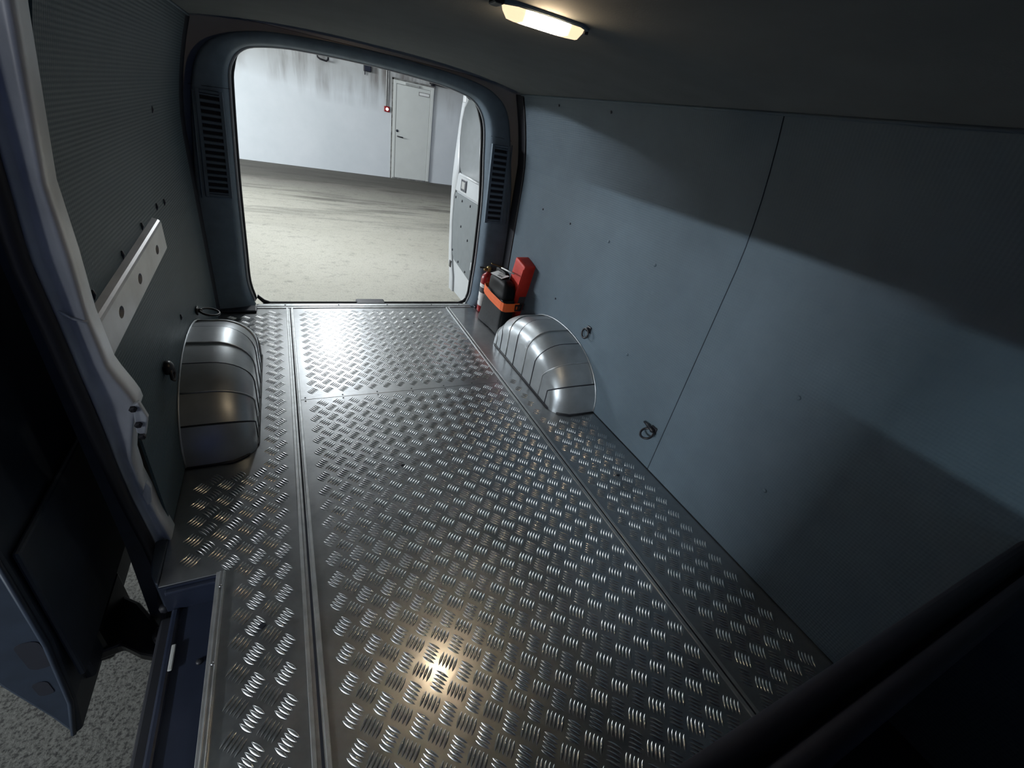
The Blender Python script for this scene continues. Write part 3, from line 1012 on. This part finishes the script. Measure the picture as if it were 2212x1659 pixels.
# roller arm reaching from the door into the sill track
bm = prism([(-0.66, 1.06), (-0.60, 1.20), (-0.52, 1.13), (-0.455, 1.03), (-0.405, 0.955), (-0.43, 0.92), (-0.49, 0.955), (-0.54, 1.0), (-0.60, 0.99)], lambda x, y: (x, y, -0.375), lambda x, y: (x, y, -0.33))
arm = put(link('roller_arm', bm, 'black_metal', bevel=0.01), sd)
put(link('arm_root', B(-0.66, -0.565, 1.0, 1.2, -0.40, -0.23), 'black_metal', bevel=0.015), sd)
bm = lathe([(0.02, -0.30), (0.022, -0.29), (0.022, -0.262), (0.012, -0.255)], 14, mat=Matrix.Translation((-0.425, 0.955, 0)))
put(link('roller', bm, 'black_metal', smooth=True), sd)

# low dark partition between the load floor and the cab
pt = empty('trim_3', kind='structure', label='low dark partition at the front edge of the floor')
link('partition_face', B(0.05, 1.30, -0.012, 0.046, -0.1, 0.585), 'dull_black', pt, bevel=0.01)
link('top_rail', tube([(0.05, 0.032, 0.60), (1.30, 0.032, 0.60)], 0.017, 14), 'dull_black', pt, smooth=True)
link('rear_rail', tube([(0.05, -0.006, 0.606), (1.30, -0.006, 0.606)], 0.015, 14), 'dull_black', pt, smooth=True)
for x in (0.86, 0.93, 1.0):
    link('clip', lathe([(0.008, 0.0), (0.007, 0.006), (0.002, 0.008)], 10, mat=Matrix.Translation((x, 0.075, 0.004))), 'steel', pt, smooth=True)
# B pillar and the unseen cab, its side sized to shade the right wall
link('front_pillar', B(-0.45, -0.36, -0.10, 0.0, -0.4, 1.25), 'dark_plastic', pt, bevel=0.01)
cb = empty('wall_front', kind='structure', label='dark cab in front of the load bay')
link('cab_side', B(-0.46, -0.40, -1.6, -0.10, -0.45, 0.98), 'door_shell', cb, bevel=0.02, seg=2)
link('cab_front', B(-0.46, 1.36, -1.66, -1.6, -0.45, 0.62), 'dark_plastic', cb)
link('cab_window', B(-0.436, -0.430, -1.6, -0.10, 0.98, 1.20), 'tinted_glass', cb)
link('cab_header', B(-0.46, -0.36, -1.6, -0.10, 1.20, 1.42), 'door_shell', cb)
link('cab_floor', B(-0.40, 1.36, -1.6, -0.02, -0.46, -0.36), 'dark_plastic', cb)

# ------------------------------------------------------------------ rear cargo door, swung open
rd = empty('door_1', kind='structure', label='white rear cargo door swung open on the right', loc=(1.2, 2.83, -0.1))
DX = 1.20
# main frame with a window opening, face towards -x
WIN = rounded(2.76, 3.15, 0.86, 1.15, 0.09, 5)
outer = []
free = [(3.40, -0.12), (3.425, 0.0), (3.475, 0.10), (3.52, 0.3), (3.555, 0.50), (3.572, 0.66), (3.565, 0.80), (3.552, 0.96), (3.525, 1.12), (3.50, 1.22), (3.47, 1.27)]
bm = bmesh.new()


def door_pt(a, b, d):
    return (DX + d, a, b)


# lower body of the door
low = [(2.84, -0.12)] + free[:6] + [(2.84, 0.66)]
prism(low, lambda y, z: (DX + 0.014, y, z), lambda y, z: (DX + 0.055, y, z), bm=bm)
put(link('door_body', bm, 'white_paint', bevel=0.004), rd)
# rim along the free edge: the flat flange between the outline and the window recess
INR = [(3.30, -0.12), (3.33, 0.0), (3.385, 0.10), (3.43, 0.22), (3.475, 0.42), (3.485, 0.60), (3.44, 0.72), (3.425, 0.80), (3.45, 0.90), (3.475, 1.0), (3.465, 1.12), (3.43, 1.20), (3.36, 1.25)]
FRE = [(3.40, -0.12), (3.425, 0.0), (3.475, 0.10), (3.505, 0.22), (3.54, 0.42), (3.565, 0.60), (3.572, 0.72), (3.565, 0.80), (3.555, 0.90), (3.54, 1.0), (3.522, 1.12), (3.505, 1.20), (3.48, 1.275)]
rows = []
for (y, z), (yi, zi) in zip(FRE, INR):
    rows.append([(DX + 0.062, y, z), (DX + 0.006, y, z), (DX, y - 0.008, z), (DX, yi + 0.008, zi), (DX + 0.006, yi, zi), (DX + 0.03, yi - 0.004, zi)])
bm, _ = grid(rows)
put(link('edge_rim', bm, 'white_paint', smooth=True), rd)
# middle rail with the pull pocket
bm = B(2.84, 3.53, 0, 1, 0.655, 0.76)
bm.free()
bm = B(DX + 0.002, DX + 0.055, 2.84, 3.50, 0.645, 0.775)
put(link('middle_rail', bm, 'white_paint', bevel=0.012, seg=3), rd)
pk = put(link('pull_pocket', B(DX - 0.004, DX + 0.01, 3.225, 3.345, 0.668, 0.752), 'dark_plastic', bevel=0.008, seg=3), rd)
put(link('pocket_insert', B(DX - 0.006, DX, 3.25, 3.32, 0.685, 0.735), 'galvanised', bevel=0.006), rd)
# window surround: a dished recess between the flange and the pane
ARC = [(3.36, 1.25), (3.43, 1.20), (3.465, 1.12), (3.475, 1.0), (3.45, 0.90), (3.425, 0.82), (3.38, 0.785), (3.28, 0.775), (3.05, 0.775), (2.76, 0.775)]
WNA = [(3.08, 1.215), (3.16, 1.19), (3.20, 1.12), (3.205, 1.03), (3.19, 0.95), (3.165, 0.89), (3.12, 0.855), (3.05, 0.84), (2.95, 0.84), (2.76, 0.84)]
rows = []
for (y, z), (yi, zi) in zip(ARC, WNA):
    rows.append([(DX + lerp(0.004, 0.064, t ** 0.7), lerp(y, yi, t), lerp(z, zi, min(1, t * (1.15 if z < 0.83 else 1.0)))) for t in (0, 0.15, 0.35, 0.6, 0.85, 1.0)])
bm, _ = grid(rows)
put(link('window_surround', bm, 'hardboard', smooth=True), rd)
put(link('ledge', tube([(DX + 0.004, y, 0.772) for y in (2.84, 3.2, 3.40)], 0.010, 8), 'white_paint', smooth=True), rd)
put(link('top_corner', B(DX - 0.004, DX + 0.06, 3.42, 3.482, 1.225, 1.28), 'white_paint', bevel=0.008), rd)
put(link('top_rail', B(DX - 0.002, DX + 0.06, 2.80, 3.45, 1.262, 1.30), 'white_paint', bevel=0.008), rd)
put(link('window_seal', tube([(DX + 0.064, y, z) for y, z in WNA], 0.009, 8), 'white_paint', smooth=True), rd)
bm = prism([(2.76, 0.835), (2.76, 1.22)] + [(y, z) for y, z in WNA[:-1]], lambda a, b: (DX + 0.064, a, b), lambda a, b: (DX + 0.068, a, b))
put(link('window_pane', bm, 'glass'), rd)
# hardboard lower panel with fixings
pan = [(2.85, 0.09), (2.95, 0.085), (3.36, 0.135), (3.43, 0.18), (3.47, 0.32), (3.50, 0.50), (3.51, 0.60), (3.49, 0.635), (2.85, 0.635)]
bm = prism(pan, lambda y, z: (DX + 0.006, y, z), lambda y, z: (DX + 0.015, y, z))
lp = put(link('lower_panel', bm, 'hardboard', bevel=0.003), rd)
for y, z in ((3.45, 0.60), (3.30, 0.60), (3.12, 0.60), (3.27, 0.42), (3.1, 0.36), (3.41, 0.20), (3.25, 0.15), (3.08, 0.125)):
    put(link('fixing', lathe([(0.010, 0), (0.009, 0.004), (0.003, 0.006)], 10, mat=Matrix.Translation((DX + 0.006, y, z)) @ Matrix.Rotation(-math.pi / 2, 4, 'Y')), 'dark_plastic', smooth=True), rd)
put(link('edge_latch', B(DX - 0.006, DX + 0.02, 3.392, 3.43, 0.055, 0.11), 'black_metal', bevel=0.004), rd)
put(link('hinge', B(DX - 0.03, DX + 0.03, 2.80, 2.90, 0.2, 0.26), 'white_paint', bevel=0.006), rd)

# ------------------------------------------------------------------ wheel arches


def wheel_arch(side, name, label):
    yc, half, hgt = 1.772, 0.422, 0.282
    xw = XR if side > 0 else XL
    xi = 1.076 if side > 0 else -0.163
    t = empty(name, label=label, cat='wheel arch', loc=(xw, yc, 0), group='metal wheel arch covers')
    bm = bmesh.new()
    ncol = 96
    rads = []
    edges = [0.0, 0.155, 0.27, 0.375, 0.47, 0.565, 0.665, 0.77, 0.88, 1.0]
    seq = []
    for k in range(len(edges) - 1):
        e0, e1 = edges[k], edges[k + 1]
        sc = 1.0 if k % 2 == 0 else 0.980
        for q in (0.02, 0.35, 0.65, 0.98):
            seq.append((lerp(e0, e1, q), sc))
    seq[0] = (0.0, 1.0)
    seq[-1] = (1.0, 1.0)

    def pt(u, sc, iy, iz):
        th = math.pi * u
        c, s_ = -math.cos(th), math.sin(th)
        ex = 0.93
        y = yc + (half * sc - iy) * math.copysign(abs(c) ** ex, c)
        z = (hgt * sc - iz) * abs(s_) ** ex
        return y, z
    rx, ry, rz = 0.125, 0.075, 0.115
    cols = [(xw, 0.0, 0.0), (lerp(xw, xi, 0.2), 0.0, 0.0)]
    for k in range(9):
        ph = math.pi / 2 * k / 8
        cols.append((xi + side * rx * (1 - math.sin(ph)), ry * (1 - math.cos(ph)), rz * (1 - math.cos(ph))))
    rows = []
    for u, sc in seq:
        row = []
        for x, iy, iz in cols:
            y, z = pt(u, sc, iy, iz)
            row.append((x, y, max(z, 0.001)))
        # flat inner face runs down to the floor
        y, z = row[-1][1], row[-1][2]
        for q in (0.66, 0.33, 0.0):
            row.append((xi - side * 0.0, y, max(z * q, 0.001)))
        rows.append(row)
    bm, _ = grid(rows)
    o = put(link('arch_shell', bm, 'arch_metal', smooth=True), t)
    m_ = o.modifiers.new('edges', 'EDGE_SPLIT')
    m_.split_angle = math.radians(26)
    # swaged band steps, shade and glint coloured in as dark and bright tubes
    for k, e in enumerate(edges[1:-1]):
        path = []
        for x, iy, iz in cols:
            y, z = pt(e, 0.990, iy, iz)
            path.append((x, y, max(z, 0.001)))
        y, z = path[-1][1], path[-1][2]
        path += [(xi, y, max(z * 0.5, 0.002)), (xi, y, 0.002)]
        if k % 2:
            put(link('bright_step_line', tube(path, 0.0034, 6), 'alu_profile', smooth=True), t)
        else:
            put(link('dark_groove_line', tube(path, 0.0030, 6), 'recess', smooth=True), t)
    # the foot bead where it meets the floor
    pts = [(xw, yc - half, 0.004), (lerp(xw, xi, 0.65), yc - half, 0.004), (xi + side * 0.03, yc - half + 0.025, 0.004), (xi - side * 0.002, yc - half + 0.085, 0.004), (xi - side * 0.002, yc + half - 0.085, 0.004), (xi + side * 0.03, yc + half - 0.025, 0.004), (xw, yc + half, 0.004)]
    put(link('foot_bead', tube(pts, 0.0045, 6), 'black_rubber', smooth=True), t)
    pts = []
    for k in range(25):
        y, z = pt(k / 24, 1.0, 0, 0)
        pts.append((xw - side * 0.002, y, max(z, 0.002)))
    put(link('wall_bead', tube(pts, 0.004, 6), 'arch_metal', smooth=True), t)
    return t


wheel_arch(1, 'wheel_arch', 'ribbed metal wheel arch cover in front of the red case')
wheel_arch(-1, 'wheel_arch', 'ribbed metal wheel arch cover below the slotted white rail')

# ------------------------------------------------------------------ lashing rail on the left wall
t = empty('lashing_rail', label='white metal rail with three holes across the left wall', cat='rail', loc=(XL, 1.4, 0.68))
bm = bmesh.new()
y0, y1, z0, z1 = 1.01, 1.705, 0.595, 0.672
XF = -0.350


def rz_(y, z):
    return z + 0.05 * (y - 1.0)


holes = [(1.164, 0.636), (1.356, 0.635), (1.584, 0.630)]
cuts = [y0, 1.26, 1.47, y1]
pl = lambda p_, q_, d_: (XF - d_, p_, rz_(p_, q_))
for (hy, hz), a, b in zip(holes, cuts, cuts[1:]):
    hole = [(hy + 0.019 * math.cos(2 * math.pi * k / 20), hz + 0.0125 * math.sin(2 * math.pi * k / 20)) for k in range(20)]
    w = min(hy - a, b - hy)
    hh = min(hz - z0, z1 - hz)
    holed_cell(bm, (hy - w, hy + w, hz - hh, hz + hh), hole, pl, 0.010)
    for q in ((a, hy - w, z0, z1), (hy + w, b, z0, z1), (hy - w, hy + w, z0, hz - hh), (hy - w, hy + w, hz + hh, z1)):
        if q[1] - q[0] > 1e-5 and q[3] - q[2] > 1e-5:
            bm.faces.new([bm.verts.new(pl(u_, v_, 0)) for u_, v_ in ((q[0], q[2]), (q[1], q[2]), (q[1], q[3]), (q[0], q[3]))])
bmesh.ops.remove_doubles(bm, verts=bm.verts[:], dist=1e-5)
put(link('rail_face', bm, 'pillar_paint'), t)
rows = [[(XF, y, rz_(y, z1)), (XF - 0.002, y, rz_(y, z1 + 0.006)), (XF - 0.007, y, rz_(y, z1 + 0.010)), (XF - 0.02, y, rz_(y, z1 + 0.014))] for y in (y0, y1)]
bm, _ = grid(rows)
rows = [[(XF, y, rz_(y, z0)), (XF - 0.002, y, rz_(y, z0 - 0.004)), (XF - 0.02, y, rz_(y, z0 - 0.006))] for y in (y0, y1)]
grid(rows, bm=bm)
e = [(XF, y1, rz_(y1, z0)), (XF, y1, rz_(y1, z1)), (-0.368, y1 + 0.04, rz_(y1, z1 - 0.004)), (-0.368, y1 + 0.05, rz_(y1, z0 + 0.006))]
bm.faces.new([bm.verts.new(q) for q in e])
put(link('rail_flange', bm, 'pillar_paint', smooth=False), t)
bk = bmesh.new()
bk.faces.new([bk.verts.new((XF - 0.0095, y, rz_(y, z))) for y, z in ((y0, z0), (y1, z0), (y1, z1), (y0, z1))])
put(link('rail_back', bk, 'recess'), t)


# ------------------------------------------------------------------ lashing rings


def ring_anchor(loc, side, label, tilt, r=0.024):
    t = empty('lashing_ring', label=label, cat='ring', loc=loc, group='black lashing rings on the side walls')
    x, y, z = loc
    s = -side
    bm = B(-0.004, 0.004, -0.016, 0.016, -0.016, 0.016)
    o = link('base_plate', bm, 'black_metal', t, bevel=0.004)
    bm = lathe([(0.009, 0), (0.009, 0.014), (0.004, 0.018)], 12, mat=Matrix.Rotation(s * math.pi / 2, 4, 'Y'))
    link('stud', bm, 'black_metal', t, smooth=True)
    pts = []
    for k in range(20):
        a = 2 * math.pi * k / 20
        v = Vector((0, r * math.cos(a), r * math.sin(a) - r * 0.85))
        v.rotate(Euler((0, tilt, 0)))
        pts.append((v.x + s * 0.014, v.y, v.z))
    link('ring', tube(pts, 0.0048, 8, closed=True), 'black_metal', t, smooth=True)
    return t


ring_anchor((1.295, 1.556, 0.362), 1, 'black lashing ring hanging on the right wall beside the wheel arch', 0.15)
a = ring_anchor((1.295, 0.975, 0.180), 1, 'black lashing ring folded out low by the wall seam', 1.0, 0.026)
link('lever', tube([(-0.006, 0.055, 0.004), (-0.014, 0.02, 0.008), (-0.016, -0.012, 0.004)], [0.004, 0.007, 0.006], 8), 'black_metal', a, smooth=True)
ring_anchor((-0.365, 2.03, 0.272), -1, 'black lashing ring standing out above the left wheel arch', -1.35, 0.034)
t = empty('lashing_ring', label='black folded lashing stud between the rail and the left wheel arch', cat='ring', loc=(-0.366, 1.42, 0.35), group='black lashing rings on the side walls')
link('stud', lathe([(0.022, 0), (0.022, 0.012), (0.012, 0.02), (0.004, 0.022)], 14, mat=Matrix.Rotation(math.pi / 2, 4, 'Y')), 'black_metal', t, smooth=True)
link('ring', tube([(0.014, 0.016, 0.0), (0.014, 0.018, -0.03), (0.014, 0.0, -0.045), (0.014, -0.018, -0.03), (0.014, -0.016, 0.0)], 0.005, 8), 'black_metal', t, smooth=True)

# ------------------------------------------------------------------ ceiling lamp
LX, LY, LZ = 0.515, 1.035, 1.353
t = empty('ceiling_lamp', label='lit oblong warm lamp set in the grey headliner', cat='lamp', loc=(LX, LY, LZ))
t.rotation_euler = (0, 0, math.radians(-2))


def oblong(w, h, ch):
    return [(-w + ch, -h), (w - ch, -h), (w, -h * 0.35), (w, h * 0.35), (w - ch, h), (-w + ch, h), (-w, h * 0.35), (-w, -h * 0.35)]


bm, _ = grid([[(x, y, 0.004) for x, y in oblong(0.106, 0.034, 0.03)], [(x, y, -0.003) for x, y in oblong(0.104, 0.032, 0.03)], [(x, y, -0.005) for x, y in oblong(0.100, 0.029, 0.028)], [(x, y, -0.002) for x, y in oblong(0.096, 0.026, 0.026)]], close_v=True)
link('housing', bm, 'grey_trim', t)
bm, vv = grid([[(x, y, -0.001) for x, y in oblong(0.094, 0.025, 0.026)], [(x, y, -0.010) for x, y in oblong(0.091, 0.0235, 0.025)], [(x, y, -0.022) for x, y in oblong(0.082, 0.015, 0.02)]], close_v=True)
bm.faces.new(vv[-1])
link('lens', bm, 'lamp_lens', t)
link('switch', B(0.096, 0.106, -0.008, 0.008, -0.010, -0.003), 'dark_plastic', t, bevel=0.002)
link('clip', B(-0.118, -0.098, -0.020, 0.020, -0.007, 0.003), 'black_rubber', t, bevel=0.003)

# ------------------------------------------------------------------ things in the rear right corner
# fire extinguisher
t = empty('fire_extinguisher', label='red fire extinguisher with white label standing by the rear pillar', cat='extinguisher', loc=(1.190, 2.612, 0.004))
t.rotation_euler = (math.radians(0), math.radians(2.5), math.radians(-100))
body = [(0.035, 0.0), (0.042, 0.004), (0.043, 0.012), (0.043, 0.235), (0.041, 0.25), (0.033, 0.266), (0.020, 0.276), (0.014, 0.281), (0.014, 0.292)]
link('cylinder', lathe(body, 24), 'red_paint', t, smooth=True)
lab = link('label', lathe([(0.0436, 0.05), (0.0438, 0.052), (0.0438, 0.205), (0.0436, 0.207)], 24), 'white_label', t, smooth=True)
link('label_band', lathe([(0.0440, 0.145), (0.0442, 0.146), (0.0442, 0.182), (0.0440, 0.183)], 24), 'print', lab, smooth=True)
for k, (a, z) in enumerate(((-2.6, 0.115), (-2.2, 0.10), (-2.4, 0.08), (-1.9, 0.12), (-1.6, 0.085))):
    bm = B(0.0436, 0.0442, -0.007, 0.007, z - 0.006, z + 0.006, mat=Matrix.Rotation(a, 4, 'Z'))
    link('pictogram', bm, 'print', lab)
link('valve', lathe([(0.015, 0.29), (0.017, 0.295), (0.017, 0.318), (0.010, 0.325)], 14), 'brass', t, smooth=True)
bm = bmesh.new()
box(bm, -0.009, 0.009, -0.075, 0.02, 0.336, 0.342, mat=Matrix.Translation((0, 0, 0.0)) @ Matrix.Rotation(math.radians(-14), 4, 'X'))
link('lever', bm, 'brass', t, bevel=0.003)
bm = bmesh.new()
box(bm, -0.009, 0.009, -0.065, 0.015, 0.310, 0.317)
link('carry_handle', bm, 'black_metal', t, bevel=0.003)
link('gauge', lathe([(0.013, 0), (0.013, 0.012), (0.010, 0.016)], 14, mat=Matrix.Translation((0.0, -0.018, 0.305)) @ Matrix.Rotation(math.pi / 2, 4, 'X')), 'brass', t, smooth=True)
link('hose', tube([(0.0, 0.015, 0.305), (0.005, 0.05, 0.315), (0.006, 0.066, 0.29), (0.006, 0.064, 0.22), (0.006, 0.055, 0.15)], 0.0065, 8), 'black_rubber', t, smooth=True)

# black nylon bag: slumped rounded block with a shiny top flap


def blob(name, mat, parent, size, rnd, taper=1.0, wob=0.0, loc=(0, 0, 0), rot=(0, 0, 0), sub=2):
    bm = bmesh.new()
    bmesh.ops.create_cube(bm, size=1.0)
    bmesh.ops.bevel(bm, geom=bm.edges[:], offset=rnd, segments=3, profile=0.6, affect='EDGES')
    bmesh.ops.subdivide_edges(bm, edges=[e for e in bm.edges if e.calc_length() > 0.3], cuts=3, use_grid_fill=True)
    rng = random.Random(len(name) * 7 + int(size[2] * 1000))
    ph = [rng.uniform(0, 6.28) for _ in range(6)]
    for v in bm.verts:
        k = lerp(1.0, taper, v.co.z + 0.5)
        x, y, z = v.co.x * size[0] * k, v.co.y * size[1] * k, v.co.z * size[2]
        w = wob * (math.sin(23 * y + 31 * z + ph[0]) + 0.7 * math.sin(37 * x - 17 * y + ph[1]) + 0.5 * math.sin(61 * z + 29 * x + ph[2]))
        n = Vector((x, y, z * 0.3)).normalized()
        v.co = Vector((x, y, z)) + n * w
    mm = Matrix.Translation(loc) @ Euler(rot).to_matrix().to_4x4()
    bmesh.ops.transform(bm, matrix=mm, verts=bm.verts[:])
    o = link(name, bm, mat, parent, smooth=True)
    return o


t = empty('tool_bag', label='black nylon bag with a white tag behind the right wheel arch', cat='bag', loc=(1.164, 2.358, 0.003))
t.rotation_euler = (0, 0, math.radians(4))
o = blob('bag_body', 'black_cloth', t, (0.088, 0.30, 0.245), 0.10, 1.0, 0.003, loc=(0, 0, 0.1225))
for v in o.data.vertices:      # the bag slumps: its far end slopes in towards the top
    f = max(0.0, v.co.y / 0.18) * max(0.0, v.co.z / 0.245)
    v.co.y -= 0.075 * f
blob('bag_top', 'black_vinyl', t, (0.092, 0.25, 0.125), 0.28, 0.80, 0.004, loc=(0.0, -0.035, 0.288))
blob('bag_roll', 'black_vinyl', t, (0.036, 0.15, 0.05), 0.3, 0.9, 0.004, loc=(0.026, 0.03, 0.350))
tg = empty('tag', t, loc=(-0.014, -0.012, 0.3560))
tg.rotation_euler = (math.radians(0), math.radians(-10), math.radians(12))
link('tag_sheet', B(-0.030, 0.030, -0.055, 0.055, 0, 0.0015), 'white_label', tg)
bm = bmesh.new()
for k in range(11):
    y = -0.042 + k * 0.0042
    box(bm, -0.022, -0.002, y, y + (0.0012, 0.0024, 0.0018)[k % 3], 0.0015, 0.0019)
link('bar_print', bm, 'print', tg)
bm = bmesh.new()
for k in range(4):
    box(bm, 0.004 + k * 0.006, 0.0065 + k * 0.006, -0.035, 0.02 + 0.006 * (k % 2), 0.0015, 0.0019)
link('text_lines', bm, 'print', tg)

# orange strap round the bag
t = empty('lashing_strap', label='wide orange lashing strap looped around the black bag', cat='strap', loc=(1.164, 2.358, 0.214))
t.rotation_euler = (0, 0, math.radians(4))


def strap(pts, h, th, parent, name):
    rows = []
    n = len(pts)
    for i, q in enumerate(pts):
        q = Vector(q)
        d = Vector(pts[min(i + 1, n - 1)]) - Vector(pts[max(i - 1, 0)])
        nn = Vector((d.y, -d.x, 0)).normalized() * th
        up = Vector((0, 0, h / 2))
        rows.append([q - up, q + up, q + up + nn, q - up + nn])
    bm, vv = grid(rows, close_v=True)
    bm.faces.new(vv[0][::-1])
    bm.faces.new(vv[-1])
    return link(name, bm, 'orange_webbing', parent, bevel=0.001, seg=1)


strap([(x_ * 0.72, y_ * 0.93, z_) for x_, y_, z_ in [(0.04, 0.125, 0.02), (-0.02, 0.128, 0.022), (-0.058, 0.118, 0.020), (-0.0665, 0.085, 0.014), (-0.0690, 0.0, 0.004), (-0.0690, -0.09, -0.001), (-0.0675, -0.150, -0.004), (-0.060, -0.176, -0.005), (-0.040, -0.186, -0.006), (0.02, -0.189, -0.006), (0.085, -0.186, -0.004)]], 0.054, 0.003, t, 'webbing')
strap([(x_ * 0.72, y_ * 0.93, z_) for x_, y_, z_ in [(-0.0705, 0.08, 0.013), (-0.0725, 0.0, 0.004), (-0.0725, -0.09, -0.001), (-0.0712, -0.148, -0.004)]], 0.003, 0.0012, t, 'stitching')
bm = bmesh.new()
for a, b in ((-0.02, -0.012), (0.012, 0.02)):
    box(bm, 0.028, 0.074, -0.186, -0.178, -0.005 + a, -0.005 + b)
for a, b in ((0.028, 0.034), (0.068, 0.074), (0.048, 0.053)):
    box(bm, a, b, -0.186, -0.178, -0.025, 0.015)
link('buckle', bm, 'black_metal', t, bevel=0.001)

# red case standing upright against the wall
t = empty('red_case', label='tall narrow red case leaning on the right wall behind the wheel arch', cat='case', loc=(1.251, 2.350, 0.010))
t.rotation_euler = (math.radians(13), math.radians(0), math.radians(6))
blob('case_body', 'red_cloth', t, (0.086, 0.115, 0.480), 0.06, 1.0, 0.002, loc=(0, 0, 0.2385))
link('zip_edge', tube([(-0.0425, -0.05, 0.03), (-0.0435, -0.052, 0.25), (-0.0425, -0.05, 0.455)], 0.003, 6), 'red_cloth', t, smooth=True)
link('label_patch', B(-0.010, 0.035, -0.060, -0.0555, 0.16, 0.27), 'print', t)
tag(link('thin_rod', tube([(1.162, 2.36, 0.398), (1.174, 2.30, 0.401), (1.188, 2.235, 0.404)], 0.0045, 8), 'white_plastic', smooth=True), None, 'thin white rod lying across the bag against the red case', 'rod')
